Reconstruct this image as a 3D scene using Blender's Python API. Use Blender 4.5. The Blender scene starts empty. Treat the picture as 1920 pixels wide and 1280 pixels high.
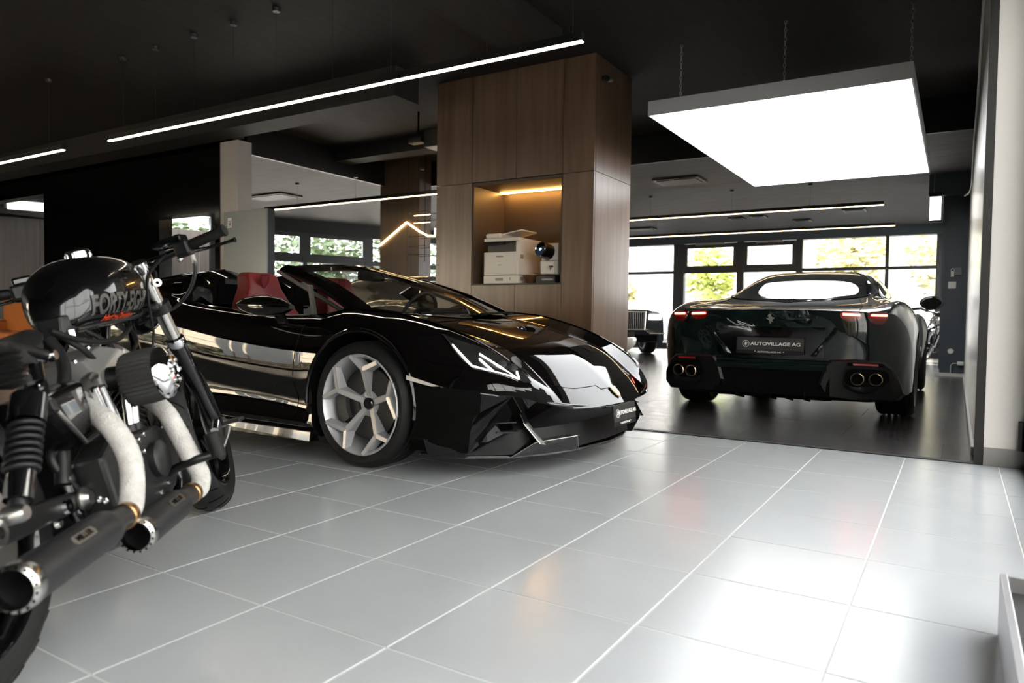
import bpy, bmesh, math, random
import numpy as np
from mathutils import Vector, Matrix

# ------------------------------------------------------------------ camera, world, sun, exposure
random.seed(7)
scene = bpy.context.scene
COL = scene.collection
FPX, YAW, PITCH, ROLL, CAM_H = 1343.18, 0.555147, 0.036457, 0.013508, 0.796


def make_camera():
    f = Vector((-math.sin(YAW) * math.cos(PITCH), math.cos(YAW) * math.cos(PITCH), -math.sin(PITCH)))
    r0 = Vector((math.cos(YAW), math.sin(YAW), 0)); u0 = r0.cross(f)
    r = r0 * math.cos(ROLL) + u0 * math.sin(ROLL); u = u0 * math.cos(ROLL) - r0 * math.sin(ROLL)
    cd = bpy.data.cameras.new('camera'); cd.sensor_width = 36.0; cd.lens = FPX / 1920 * 36.0
    cd.clip_start = 0.02; cd.clip_end = 300
    cd.dof.use_dof = True; cd.dof.focus_distance = 4.3; cd.dof.aperture_fstop = 3.2
    co = bpy.data.objects.new('camera', cd); COL.objects.link(co)
    m = Matrix.Identity(4)
    for i in range(3):
        m[i][0] = r[i]; m[i][1] = u[i]; m[i][2] = -f[i]
    m[0][3], m[1][3], m[2][3] = 0, 0, CAM_H
    co.matrix_world = m
    scene.camera = co


make_camera()
world = bpy.data.worlds.new('world'); scene.world = world
world.use_nodes = True
bg = world.node_tree.nodes['Background']
bg.inputs[0].default_value = (0.95, 0.97, 1.0, 1); bg.inputs[1].default_value = 4.6
sd = bpy.data.lights.new('sun', 'SUN'); sd.energy = 32; sd.color = (1, .92, .80); sd.angle = .01
so = bpy.data.objects.new('sun', sd); COL.objects.link(so)
so.rotation_euler = (-Vector((-.50, .66, .56))).to_track_quat('-Z', 'Y').to_euler()
scene.view_settings.view_transform = 'Standard'
scene.view_settings.look = 'None'
scene.view_settings.gamma = 1.0
scene.view_settings.use_curve_mapping = False
scene.view_settings.exposure = 1.35
scene.cycles.use_denoising = True
scene.cycles.max_bounces = 9
scene.cycles.diffuse_bounces = 4
scene.cycles.glossy_bounces = 4
scene.cycles.transmission_bounces = 6
scene.cycles.transparent_max_bounces = 12
scene.cycles.caustics_reflective = False
scene.cycles.caustics_refractive = False
scene.cycles.sample_clamp_indirect = 6.0
PANEL_L, LED_L = 2.1, 6.0

# ------------------------------------------------------------------ materials
MATS = {}


def mat(name, col=(.5, .5, .5), rough=.5, metal=0.0, coat=0.0, spec=.5, emit=None, estr=0.0, bump=None, vary=None, rvary=None, ior=None, stretch=None):
    """Principled material; bump=(scale,strength), vary=(scale,amount) colour noise, rvary=(scale,amount)."""
    if name in MATS:
        return MATS[name]
    m = bpy.data.materials.new(name); m.use_nodes = True
    nt = m.node_tree; b = nt.nodes['Principled BSDF']
    b.inputs['Base Color'].default_value = (*col, 1); b.inputs['Roughness'].default_value = rough
    b.inputs['Metallic'].default_value = metal; b.inputs['Coat Weight'].default_value = coat
    b.inputs['Coat Roughness'].default_value = .02
    b.inputs['Specular IOR Level'].default_value = spec
    if ior:
        b.inputs['IOR'].default_value = ior
    if emit:
        b.inputs['Emission Color'].default_value = (*emit, 1); b.inputs['Emission Strength'].default_value = estr
    if bump or vary or rvary:
        tc = nt.nodes.new('ShaderNodeTexCoord'); mp = nt.nodes.new('ShaderNodeMapping')
        nt.links.new(tc.outputs['Object'], mp.inputs['Vector'])
        if stretch:
            mp.inputs['Scale'].default_value = stretch

        def noise(sc, det=4):
            n = nt.nodes.new('ShaderNodeTexNoise'); n.inputs['Scale'].default_value = sc
            n.inputs['Detail'].default_value = det; nt.links.new(mp.outputs[0], n.inputs['Vector'])
            return n
        if vary:
            n = noise(vary[0]); r = nt.nodes.new('ShaderNodeMapRange')
            r.inputs[1].default_value = .3; r.inputs[2].default_value = .7
            r.inputs[3].default_value = 1 - vary[1]; r.inputs[4].default_value = 1 + vary[1]
            nt.links.new(n.outputs['Fac'], r.inputs[0])
            mx = nt.nodes.new('ShaderNodeMix'); mx.data_type = 'RGBA'; mx.blend_type = 'MULTIPLY'; mx.inputs[0].default_value = 1
            mx.inputs[6].default_value = (*col, 1); nt.links.new(r.outputs[0], mx.inputs[7])
            nt.links.new(mx.outputs[2], b.inputs['Base Color'])
        if rvary:
            n = noise(rvary[0]); r = nt.nodes.new('ShaderNodeMapRange')
            r.inputs[3].default_value = max(0, rough - rvary[1]); r.inputs[4].default_value = rough + rvary[1]
            nt.links.new(n.outputs['Fac'], r.inputs[0]); nt.links.new(r.outputs[0], b.inputs['Roughness'])
        if bump:
            n = noise(bump[0]); bp = nt.nodes.new('ShaderNodeBump'); bp.inputs['Strength'].default_value = bump[1]
            bp.inputs['Distance'].default_value = .01
            nt.links.new(n.outputs['Fac'], bp.inputs['Height']); nt.links.new(bp.outputs[0], b.inputs['Normal'])
    MATS[name] = m
    return m


def wood(name, dark, light, rough=.35, scale=(14, 14, .7)):
    if name in MATS:
        return MATS[name]
    m = mat(name, dark, rough); nt = m.node_tree; b = nt.nodes['Principled BSDF']
    tc = nt.nodes.new('ShaderNodeTexCoord'); mp = nt.nodes.new('ShaderNodeMapping'); mp.inputs['Scale'].default_value = scale
    oi = nt.nodes.new('ShaderNodeObjectInfo'); ad = nt.nodes.new('ShaderNodeVectorMath'); ad.operation = 'ADD'
    sc = nt.nodes.new('ShaderNodeVectorMath'); sc.operation = 'SCALE'; sc.inputs['Scale'].default_value = 9
    nt.links.new(oi.outputs['Random'], sc.inputs[0])
    nt.links.new(tc.outputs['Object'], ad.inputs[0]); nt.links.new(sc.outputs[0], ad.inputs[1]); nt.links.new(ad.outputs[0], mp.inputs[0])
    n = nt.nodes.new('ShaderNodeTexNoise'); n.inputs['Scale'].default_value = 1; n.inputs['Detail'].default_value = 6; n.inputs['Distortion'].default_value = .4
    nt.links.new(mp.outputs[0], n.inputs['Vector'])
    r = nt.nodes.new('ShaderNodeValToRGB'); r.color_ramp.elements[0].position = .3; r.color_ramp.elements[1].position = .7
    r.color_ramp.elements[0].color = (*dark, 1); r.color_ramp.elements[1].color = (*light, 1)
    nt.links.new(n.outputs['Fac'], r.inputs[0]); nt.links.new(r.outputs[0], b.inputs['Base Color'])
    b.inputs['Coat Weight'].default_value = .4; b.inputs['Coat Roughness'].default_value = .28
    return m


def glass(name, tint=(1, 1, 1), refl=.06, rough=0.0, edge=.5):
    """thin sheet glass: straight-through transmission with Fresnel reflection"""
    if name in MATS:
        return MATS[name]
    m = bpy.data.materials.new(name); m.use_nodes = True; nt = m.node_tree; nt.nodes.clear()
    o = nt.nodes.new('ShaderNodeOutputMaterial'); mx = nt.nodes.new('ShaderNodeMixShader')
    t = nt.nodes.new('ShaderNodeBsdfTransparent'); t.inputs[0].default_value = (*tint, 1)
    g = nt.nodes.new('ShaderNodeBsdfGlossy'); g.inputs['Roughness'].default_value = rough
    fr = nt.nodes.new('ShaderNodeFresnel'); fr.inputs[0].default_value = 1.45
    ge = nt.nodes.new('ShaderNodeNewGeometry'); mr = nt.nodes.new('ShaderNodeMapRange')   # same reflectance from both sides of the sheet
    mr.inputs[3].default_value = 1.45; mr.inputs[4].default_value = 1 / 1.45
    nt.links.new(ge.outputs['Backfacing'], mr.inputs[0]); nt.links.new(mr.outputs[0], fr.inputs[0])
    nt.links.new(fr.outputs[0], mx.inputs[0]); nt.links.new(t.outputs[0], mx.inputs[1]); nt.links.new(g.outputs[0], mx.inputs[2])
    nt.links.new(mx.outputs[0], o.inputs[0])
    MATS[name] = m
    return m


def emis(name, col=(1, 1, 1), s=1.0):
    return mat(name, (.8, .8, .8), .5, emit=col, estr=s)


# ------------------------------------------------------------------ mesh helpers
def link_mesh(name, verts, faces, m, parent=None, smooth=None, bevel=0, solid=0, bev_seg=2):
    me = bpy.data.meshes.new(name); me.from_pydata([tuple(v) for v in verts], [], faces); me.update()
    bm = bmesh.new(); bm.from_mesh(me); bmesh.ops.recalc_face_normals(bm, faces=bm.faces[:]); bm.to_mesh(me); bm.free()
    if isinstance(m, (list, tuple)):
        for q in m:
            me.materials.append(q)
    else:
        me.materials.append(m)
    if smooth is not None:
        me.shade_smooth(); me.set_sharp_from_angle(angle=math.radians(smooth))
    o = bpy.data.objects.new(name, me); COL.objects.link(o)
    if parent is not None:
        o.parent = parent
    if solid:
        md = o.modifiers.new('thickness', 'SOLIDIFY'); md.thickness = solid; md.offset = 0
    if bevel:
        md = o.modifiers.new('bevel', 'BEVEL'); md.width = bevel; md.segments = bev_seg; md.limit_method = 'ANGLE'; md.angle_limit = math.radians(35)
    return o


def frame_axes(d):
    d = Vector(d).normalized(); a = Vector((0, 0, 1)) if abs(d.z) < .9 else Vector((1, 0, 0))
    x = d.cross(a).normalized(); y = d.cross(x).normalized()
    return d, x, y


class MB:
    def __init__(s):
        s.v = []; s.f = []

    def add(s, vs, fs):
        k = len(s.v); s.v += [Vector(q) for q in vs]; s.f += [[i + k for i in f] for f in fs]; return s

    def box(s, a, b):
        x0, y0, z0 = a; x1, y1, z1 = b
        return s.add([(x0, y0, z0), (x1, y0, z0), (x1, y1, z0), (x0, y1, z0), (x0, y0, z1), (x1, y0, z1), (x1, y1, z1), (x0, y1, z1)],
                     [(3, 2, 1, 0), (4, 5, 6, 7), (0, 1, 5, 4), (1, 2, 6, 5), (2, 3, 7, 6), (3, 0, 4, 7)])

    def cbox(s, c, size, rot=None):
        n = len(s.v); hx, hy, hz = [q / 2 for q in size]
        s.box((-hx, -hy, -hz), (hx, hy, hz)); R = rot.to_matrix() if rot is not None and not isinstance(rot, Matrix) else rot
        for i in range(n, len(s.v)):
            s.v[i] = (R @ s.v[i] if R is not None else s.v[i]) + Vector(c)
        return s

    def hexa(s, pts):
        """8 corner points: bottom loop 0-3, top loop 4-7"""
        return s.add(pts, [(3, 2, 1, 0), (4, 5, 6, 7), (0, 1, 5, 4), (1, 2, 6, 5), (2, 3, 7, 6), (3, 0, 4, 7)])

    def extrude(s, poly, vec):
        n = len(poly); vec = Vector(vec)
        vs = [Vector(p) for p in poly] + [Vector(p) + vec for p in poly]
        return s.add(vs, [list(range(n))[::-1], list(range(n, 2 * n))] + [(i, (i + 1) % n, n + (i + 1) % n, n + i) for i in range(n)])

    def cyl(s, p0, p1, r0, r1=None, n=20, caps=True):
        r1 = r0 if r1 is None else r1; p0 = Vector(p0); p1 = Vector(p1); d, x, y = frame_axes(p1 - p0)
        vs = []
        for p, r in ((p0, r0), (p1, r1)):
            vs += [p + (x * math.cos(2 * math.pi * i / n) + y * math.sin(2 * math.pi * i / n)) * r for i in range(n)]
        fs = [(i, (i + 1) % n, n + (i + 1) % n, n + i) for i in range(n)]
        if caps:
            fs += [list(range(n))[::-1], list(range(n, 2 * n))]
        return s.add(vs, fs)

    def lathe(s, prof, o=(0, 0, 0), axis=(0, 0, 1), n=32, closed=False, arc=None):
        """prof = [(radius, distance along the axis)]"""
        d, x, y = frame_axes(axis); o = Vector(o); vs = []; m = len(prof)
        full = arc is None; a0, a1 = (0, 2 * math.pi) if full else arc; cnt = n if full else n + 1
        for i in range(cnt):
            a = a0 + (a1 - a0) * i / n; c = x * math.cos(a) + y * math.sin(a)
            vs += [o + c * max(r, 1e-4) + d * h for r, h in prof]
        fs = []
        for i in range(n):
            j = (i + 1) % cnt
            for k in range(m if closed else m - 1):
                l = (k + 1) % m
                fs.append((i * m + k, j * m + k, j * m + l, i * m + l))
        return s.add(vs, fs)

    def tube(s, path, r, n=10, closed=False, caps=True, flat=1.0):
        P = [Vector(p) for p in path]; N = len(P); R = r if isinstance(r, (list, tuple)) else [r] * N
        vs = []; px = None
        for i in range(N):
            t = (P[(i + 1) % N] - P[i - 1]) if closed else (P[min(i + 1, N - 1)] - P[max(i - 1, 0)])
            if t.length < 1e-9:
                t = Vector((0, 0, 1))
            t.normalize()
            if px is None:
                _, px, py = frame_axes(t)
            else:
                px = (px - t * px.dot(t)).normalized(); py = t.cross(px)
            vs += [P[i] + (px * math.cos(2 * math.pi * k / n) + py * math.sin(2 * math.pi * k / n) * flat) * R[i] for k in range(n)]
        fs = []
        for i in range(N if closed else N - 1):
            j = (i + 1) % N
            fs += [(i * n + k, i * n + (k + 1) % n, j * n + (k + 1) % n, j * n + k) for k in range(n)]
        if caps and not closed:
            fs += [list(range(n))[::-1], [(N - 1) * n + k for k in range(n)]]
        return s.add(vs, fs)

    def loft(s, rings, caps=True, closed=True):
        n = len(rings[0]); vs = [p for r in rings for p in r]; fs = []
        for i in range(len(rings) - 1):
            for k in range(n if closed else n - 1):
                l = (k + 1) % n
                fs.append((i * n + k, i * n + l, (i + 1) * n + l, (i + 1) * n + k))
        if caps:
            fs += [list(range(n))[::-1], [(len(rings) - 1) * n + k for k in range(n)]]
        return s.add(vs, fs)

    def build(s, name, m, parent=None, smooth=None, bevel=0, **k):
        return link_mesh(name, s.v, s.f, m, parent, smooth, bevel, **k)


def spline(pts, n=8, closed=False):
    """Catmull-Rom through 3-D points"""
    P = [Vector(p) for p in pts]; N = len(P); out = []
    for i in range(N if closed else N - 1):
        if closed:
            a, b, c, d = P[i - 1], P[i], P[(i + 1) % N], P[(i + 2) % N]
        else:
            a, b, c, d = P[max(i - 1, 0)], P[i], P[i + 1], P[min(i + 2, N - 1)]
        for k in range(n):
            t = k / n
            out.append(.5 * ((2 * b) + (c - a) * t + (2 * a - 5 * b + 4 * c - d) * t * t + (3 * b - a - 3 * c + d) * t ** 3))
    if not closed:
        out.append(P[-1])
    return out


def empty(name, loc=(0, 0, 0), rz=0.0):
    o = bpy.data.objects.new(name, None); COL.objects.link(o); o.location = loc; o.rotation_euler = (0, 0, rz); o.empty_display_size = .1
    return o


def tag(o, label=None, cat=None, group=None, kind=None):
    for k, v in (('label', label), ('category', cat), ('group', group), ('kind', kind)):
        if v:
            o[k] = v
    return o


def thing(name, label, cat, loc=(0, 0, 0), rz=0.0, group=None):
    return tag(empty(name, loc, rz), label, cat, group)


def struct(o):
    o['kind'] = 'structure'
    return o


def boxo(name, a, b, m, parent=None, bevel=0):
    return MB().box(a, b).build(name, m, parent, bevel=bevel)


def copy_tree(o, parent=None):
    c = o.copy(); COL.objects.link(c); c.parent = parent
    for ch in list(o.children):
        copy_tree(ch, c)
    return c


def text_mesh(body, size, name, m, parent, mw, extrude=.0006, stretch=1.0, bold=0.0):
    cu = bpy.data.curves.new('text', 'FONT'); cu.body = body; cu.size = size; cu.extrude = extrude; cu.align_x = 'CENTER'; cu.align_y = 'CENTER'; cu.offset = bold
    t = bpy.data.objects.new('text', cu); COL.objects.link(t)
    dg = bpy.context.evaluated_depsgraph_get(); me = bpy.data.meshes.new_from_object(t.evaluated_get(dg))
    bpy.data.objects.remove(t); bpy.data.curves.remove(cu)
    me.materials.clear(); me.materials.append(m); me.name = name
    me.transform(Matrix.Diagonal((stretch, 1, 1, 1)))
    me.transform(mw)
    o = bpy.data.objects.new(name, me); COL.objects.link(o); o.parent = parent
    return o


def axes(o, x, y, z):
    m = Matrix.Identity(4)
    for i in range(3):
        m[i][0] = x[i]; m[i][1] = y[i]; m[i][2] = z[i]; m[i][3] = o[i]
    return m


# smooth interpolating surface through a grid of control points (sections x rows)
def pchip(Y, xs):
    Y = np.asarray(Y, float); n = len(Y); d = Y[1:] - Y[:-1]
    m = np.zeros_like(Y)
    if n > 2:
        a, b = d[:-1], d[1:]
        with np.errstate(divide='ignore', invalid='ignore'):
            h = np.where(a * b > 0, 2 * a * b / (a + b), 0)
        mean = (a + b) / 2
        m[1:-1] = .55 * h + .45 * np.where(np.abs(mean) < 3 * np.minimum(np.abs(a), np.abs(b)) + 1e-9, mean, h)
    if n > 2:
        m[0] = 1.5 * d[0] - .5 * m[1]; m[-1] = 1.5 * d[-1] - .5 * m[-2]
    else:
        m[0] = d[0]; m[-1] = d[-1]
    xs = np.asarray(xs, float); i = np.clip(np.floor(xs).astype(int), 0, n - 2); t = xs - i
    sh = (len(xs),) + (1,) * (Y.ndim - 1); t = t.reshape(sh)
    return (2 * t**3 - 3 * t**2 + 1) * Y[i] + (t**3 - 2 * t**2 + t) * m[i] + (-2 * t**3 + 3 * t**2) * Y[i + 1] + (t**3 - t**2) * m[i + 1]


def pw(Y, xs, creases):
    """piecewise pchip broken at crease indices"""
    Y = np.asarray(Y, float); xs = np.asarray(xs, float); n = len(Y); br = [0] + sorted(c for c in creases if 0 < c < n - 1) + [n - 1]
    out = np.zeros((len(xs),) + Y.shape[1:])
    for a, b in zip(br[:-1], br[1:]):
        k = (xs >= a) & (xs <= b)
        if k.any():
            out[k] = pchip(Y[a:b + 1], xs[k] - a)
    return out


class Surf:
    def __init__(s, grid, cs=(), cr=()):
        s.g = np.array(grid, float); s.cs = cs; s.cr = cr; s.ns, s.nr = s.g.shape[:2]

    def grid(s, A, B):
        t = pw(s.g, A, s.cs)                     # len(A) x nr x 3
        return np.swapaxes(pw(np.swapaxes(t, 0, 1), B, s.cr), 0, 1)   # len(A) x len(B) x 3

    def pt(s, a, b):
        return s.grid([a], [b])[0, 0]

    def nrm(s, a, b, side=1):
        e = .03
        p = s.grid([max(a - e, 0), min(a + e, s.ns - 1)], [b]); q = s.grid([a], [max(b - e, 0), min(b + e, s.nr - 1)])
        n = np.cross(p[1, 0] - p[0, 0], q[0, 1] - q[0, 0]); l = np.linalg.norm(n)
        return side * n / (l if l > 0 else 1)

    def off(s, a, b, h, side=1):
        return Vector(s.pt(a, b) + s.nrm(a, b, side) * h)
# ------------------------------------------------------------------ the setting
M_TILE = mat('glazed_tile', (.40, .415, .425), .20, vary=(3, .03), rvary=(14, .05), bump=(60, .02))
M_GROUT = mat('grout', (.52, .52, .51), .8)
M_DARKTILE = mat('anthracite_tile', (.050, .050, .050), .24, vary=(4, .12), rvary=(10, .07), bump=(40, .02))
M_DGROUT = mat('anthracite_grout', (.05, .05, .05), .7)
M_CEIL = mat('dark_ceiling', (.012, .010, .008), .75, vary=(3, .35), stretch=(6, .8, 1), bump=(5, .25))
M_CEILR = mat('grey_ceiling', (.060, .058, .056), .65, vary=(3, .3), stretch=(.8, 6, 1), bump=(5, .2))
M_BLACKM = mat('black_metal', (.005, .005, .0055), .4)
M_BLUEGREY = mat('blue_grey_paint', (.055, .068, .082), .4)
M_WALLW = mat('white_plaster', (.62, .60, .57), .7, bump=(45, .12))
M_WALLG = mat('white_gloss_wall', (.66, .64, .60), .22, rvary=(2, .05))
M_BLACKW = mat('black_gloss_wall', (.002, .002, .002), .15, spec=.3)
M_WOOD = wood('oak_veneer', (.088, .048, .027), (.158, .098, .060), .3)
M_DWOOD = wood('smoked_veneer', (.030, .022, .017), (.065, .05, .04), .5)
M_GREYP = mat('grey_plinth', (.20, .195, .185), .5)
M_LEDW = emis('led_diffuser_warm', (1.0, .70, .38), LED_L)
M_LEDN = emis('led_diffuser_neutral', (1.0, .86, .68), LED_L)
M_PANE = glass('window_pane')
M_FRAME = mat('window_frame', (.030, .032, .034), .35)
M_SILVER = mat('aluminium', (.40, .40, .41), .4, metal=1)

CEIL = 3.30; LOWC = 2.90
TS = .45; TX0, TY0 = -.681, 1.278; Y_IN = 4.74      # tile pitch and joint origin, end of the tiled floor
fl = struct(boxo('floor', (-18, -3.8, -.2), (.36, Y_IN, -.0016), M_GROUT))
tile_me = None
for i in range(-16, 3):
    for j in range(-3, 8):
        x0, y0 = TX0 + TS * i, TY0 + TS * j; x1, y1 = min(x0 + TS, .345), min(y0 + TS, Y_IN)
        if x1 - x0 < .03 or y1 - y0 < .03:
            continue
        full = x1 - x0 > TS - .01 and y1 - y0 > TS - .01
        g = .0028
        if full:
            if tile_me is None:
                q = MB().box((g, g, -.02), (TS - g, TS - g, 0)).build('tile', M_TILE, fl, bevel=.0012, bev_seg=1); tile_me = q.data
            else:
                q = bpy.data.objects.new('tile', tile_me); COL.objects.link(q); q.parent = fl
                md = q.modifiers.new('bevel', 'BEVEL'); md.width = .0012; md.segments = 1
            q.location = (x0, y0, random.uniform(-.0004, .0004))
        else:
            MB().box((x0 + g, y0 + g, -.02), (x1 - g, y1 - g, 0)).build('tile', M_TILE, fl)
MB().box((-18, -3.6, -.01), (-7.885, Y_IN, 0)).build('tile_field', M_TILE, fl)
MB().box((-7.885, -3.6, -.01), (.345, -.075, 0)).build('tile_field', M_TILE, fl)
# anthracite floor of the second hall
f2 = struct(boxo('floor_back', (-18, Y_IN, -.2), (.36, 18.4, -.004), M_DGROUT))
slab_me = None; SW, SD = 1.2, .6
for i in range(-7, 1):
    for j in range(0, 22):
        x0, y0 = -.05 + SW * i - (j % 2) * .6, Y_IN + .05 + SD * j
        x1, y1 = min(x0 + SW, .105), y0 + SD
        if x0 > .05 or (x0 < -5 and y0 < 6):
            continue
        if x1 - x0 > SW - .01:
            if slab_me is None:
                q = MB().box((.0015, .0015, -.02), (SW - .0015, SD - .0015, 0)).build('floor_slab', M_DARKTILE, f2); slab_me = q.data
            else:
                q = bpy.data.objects.new('floor_slab', slab_me); COL.objects.link(q); q.parent = f2
            q.location = (x0, y0, random.uniform(-.0006, .0002))
        elif x1 - x0 > .05:
            MB().box((x0 + .0015, y0 + .0015, -.02), (x1 - .0015, y1 - .0015, 0)).build('floor_slab', M_DARKTILE, f2)

# metal frame of the passage between the halls
tr = struct(boxo('trim_1', (-2.6, Y_IN - .002, -.01), (.146, Y_IN + .05, .006), M_BLACKM))
struct(boxo('trim_2', (.104, Y_IN + .0, 0), (.146, Y_IN + .075, CEIL), M_BLACKM))
# wall beside the passage, right wall of the second hall, pillar by the window
struct(boxo('wall_passage', (.147, Y_IN + .012, 0), (.42, Y_IN + .3, CEIL), M_WALLW))
struct(boxo('baseboard_passage', (.147, Y_IN + .0, 0), (.335, Y_IN + .012, .10), M_GREYP))
struct(boxo('wall_right', (.108, Y_IN + .3, 0), (.42, 12.7, CEIL), M_WALLG))
wg = struct(empty('wall_right_glazed'))
for y0, y1 in ((12.7, 12.8), (15.2, 15.28), (17.9, 18.25)):
    boxo('post', (.108, y0, 0), (.25, y1, LOWC), M_FRAME, wg)
boxo('head_rail', (.108, 12.8, 2.68), (.25, 17.9, LOWC), M_FRAME, wg)
boxo('sill_rail', (.108, 12.8, 0), (.25, 17.9, .14), M_FRAME, wg)
for k, (y0, y1) in enumerate(((12.8, 15.2), (15.28, 17.9))):
    struct(MB().box((.17, y0, .14), (.178, y1, 2.68)).build('window_%d' % (20 + k), M_PANE))
struct(boxo('baseboard_right', (.094, Y_IN + .32, 0), (.108, 12.0, .05), M_WALLW))
# slim wall of the front hall with its glazed front on the right
rw = struct(empty('wall_front_right'))
for y0, y1 in ((-3.6, -3.3), (-1.2, -1.12), (1.0, 1.08), (3.15, 3.23), (4.62, Y_IN + .012)):
    boxo('post', (.335, y0, 0), (.42, y1, CEIL), M_FRAME, rw)
boxo('head_rail', (.335, -3.6, 2.75), (.42, Y_IN, CEIL), M_FRAME, rw)
boxo('sill_rail', (.335, -3.6, 0), (.42, Y_IN, .09), M_FRAME, rw)
wp = struct(MB().box((.375, -3.3, .09), (.381, 4.62, 2.75)).build('window_1', M_PANE))
# low metal convector box along the glazed front, near the camera
cv = thing('floor_convector', 'low silver convector trough beside the glazed front at the right edge', 'convector', (.112, 0, 0))
boxo('side_rail', (0, -1.5, 0), (.016, 2.18, .16), M_SILVER, cv, .002)
boxo('side_rail', (.17, -1.5, 0), (.182, 2.18, .16), M_SILVER, cv, .002)
boxo('end_plate', (0.016, 2.168, 0), (.17, 2.18, .16), M_SILVER, cv, .002)
boxo('grille_bed', (.016, -1.5, .0), (.17, 2.168, .12), M_BLACKM, cv)
# black door latch on the pillar by the glazed front
dl = thing('door_stop', 'black door buffer fixed to the white pillar beside the glazed front', 'door stop', (.315, Y_IN - .02, .10))
MB().cyl((0, 0, 0), (0, 0, .16), .016, n=12).build('buffer', M_BLACKM, dl, 40)
boxo('bracket', (-.012, .0, .02), (.012, .032, .14), M_BLACKM, dl)

# wall behind the camera with a long window band
wb = struct(empty('wall_rear'))
boxo('parapet', (-18, -3.8, 0), (.36, -3.6, .15), M_BLACKM, wb)
boxo('lintel', (-18, -3.8, 2.30), (.36, -3.6, CEIL), M_BLACKM, wb)
for x in (-18, -10.3, -9.3):
    boxo('post', (x, -3.8, .15), (x + .16, -3.6, 2.30), M_FRAME, wb)
boxo('wall_field', (-9.14, -3.8, .15), (.36, -3.6, 2.30), M_BLACKM, wb)  # unseen stretch closed off to cut the daylight from behind
struct(MB().box((-17.9, -3.712, .15), (-9.2, -3.706, 2.30)).build('window_2', M_PANE))
M_BLIND = mat('grey_blind', (.55, .57, .60), .8)
M_BLIND.node_tree.nodes['Principled BSDF'].inputs['Transmission Weight'].default_value = .0
tl_ = M_BLIND.node_tree.nodes.new('ShaderNodeBsdfTranslucent'); tl_.inputs[0].default_value = (.62, .66, .72, 1)
M_BLIND.node_tree.links.new(tl_.outputs[0], M_BLIND.node_tree.nodes['Material Output'].inputs[0])
for x0, x1, lab in ((-11.48, -11.22, 'narrow grey roller blind, leftmost on the window band behind the camera'), (-11.17, -10.92, 'narrow grey roller blind, middle one on the window band behind the camera'), (-10.87, -10.42, 'wide grey roller blind on the window band behind the camera')):
    t = thing('roller_blind', lab, 'blind', (0, 0, 0), group='roller blinds')
    boxo('cloth', (x0, -3.602, .5), (x1, -3.60, 2.22), M_BLIND, t)
    MB().cyl((x0, -3.58, 2.24), (x1, -3.58, 2.24), .03, n=12).build('roller', M_BLACKM, t)
    MB().cyl((x0, -3.60, .5), (x1, -3.60, .5), .012, n=8).build('hem_bar', M_BLACKM, t)
struct(boxo('wall_left', (-18.2, -3.8, 0), (-18, 9.4, CEIL), M_BLACKW))

# ceilings and beams
struct(boxo('ceiling', (-18, -3.8, CEIL), (.42, 9.4, CEIL + .2), M_CEIL))
struct(MB().extrude([(-13.72, 9.4, LOWC), (.42, 9.4, LOWC), (.42, 18.5, LOWC), (-10.15, 18.5, LOWC)], (0, 0, .2)).build('ceiling_back', M_CEILR))
struct(boxo('ceiling_left', (-18, 6.3, LOWC), (-8.15, 9.4, LOWC + .2), M_CEILR))


def beam(a, b, m=M_CEIL):
    return struct(boxo('ceiling_beam', a, b, m))


beam((-8.15, 9.36, LOWC), (.108, 9.41, CEIL), M_BLACKM)
beam((-8.15, 6.3, LOWC), (-8.10, 9.36, CEIL), M_BLACKM)
beam((-18, 5.58, 3.0), (-4.89, 5.95, CEIL))
beam((-3.5, -3.5, 3.14), (-3.0, 5.6, CEIL))
beam((-8.1, 7.9, 3.1), (-4.9, 8.2, CEIL))

# black gloss wall on the left with two openings, smoked veneer room behind it
WB = 6.05
wl = struct(empty('wall_black'))
boxo('wall_panel', (-18, WB, 2.70), (-12.93, WB + .2, CEIL), M_BLACKW, wl)
boxo('wall_panel', (-12.93, WB, 0), (-11.64, WB + .2, CEIL), M_BLACKW, wl)
boxo('wall_panel', (-11.635, WB, 0), (-9.69, WB + .2, CEIL), M_BLACKW, wl)
boxo('wall_panel', (-9.69, WB, 2.12), (-8.33, WB + .2, CEIL), M_BLACKW, wl)
boxo('wall_panel', (-8.43, WB, 0), (-8.33, WB + .2, 2.12), M_BLACKW, wl)
vw = struct(empty('wall_veneer'))
for k in range(7):
    a = Vector((-17.4, 6.3, 0)) + Vector((.40, .917, 0)) * .8 * k; b = a + Vector((.40, .917, 0)) * .79; n = Vector((-.1, .04, 0))
    MB().hexa([a, b, b + n, a + n] + [p + Vector((0, 0, 2.72)) for p in (a, b, b + n, a + n)]).build('veneer_board', M_DWOOD, vw)
# white pillar
struct(boxo('wall_white_pillar', (-8.34, 6.06, 0), (-7.98, 6.28, 3.02), mat('pillar_white', (.50, .46, .42), .7, bump=(20, .1))))

# angled window wall at the far left; axis along (.365, .931)
WA = Vector((-14.2, 7.8, 0)); WD = Vector((.365, .931, 0)); WN = Vector((.931, -.365, 0))


def wseg(name, s0, s1, z0, z1, t, m, parent, off=0.0):
    a = WA + WD * s0 + WN * (off - t / 2); b = WA + WD * s1 + WN * (off - t / 2); n = WN * t
    pts = [(a.x, a.y, z0), (b.x, b.y, z0), (b.x + n.x, b.y + n.y, z0), (a.x + n.x, a.y + n.y, z0)]
    return MB().hexa(pts + [(p[0], p[1], z1) for p in pts]).build(name, m, parent)


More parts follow.
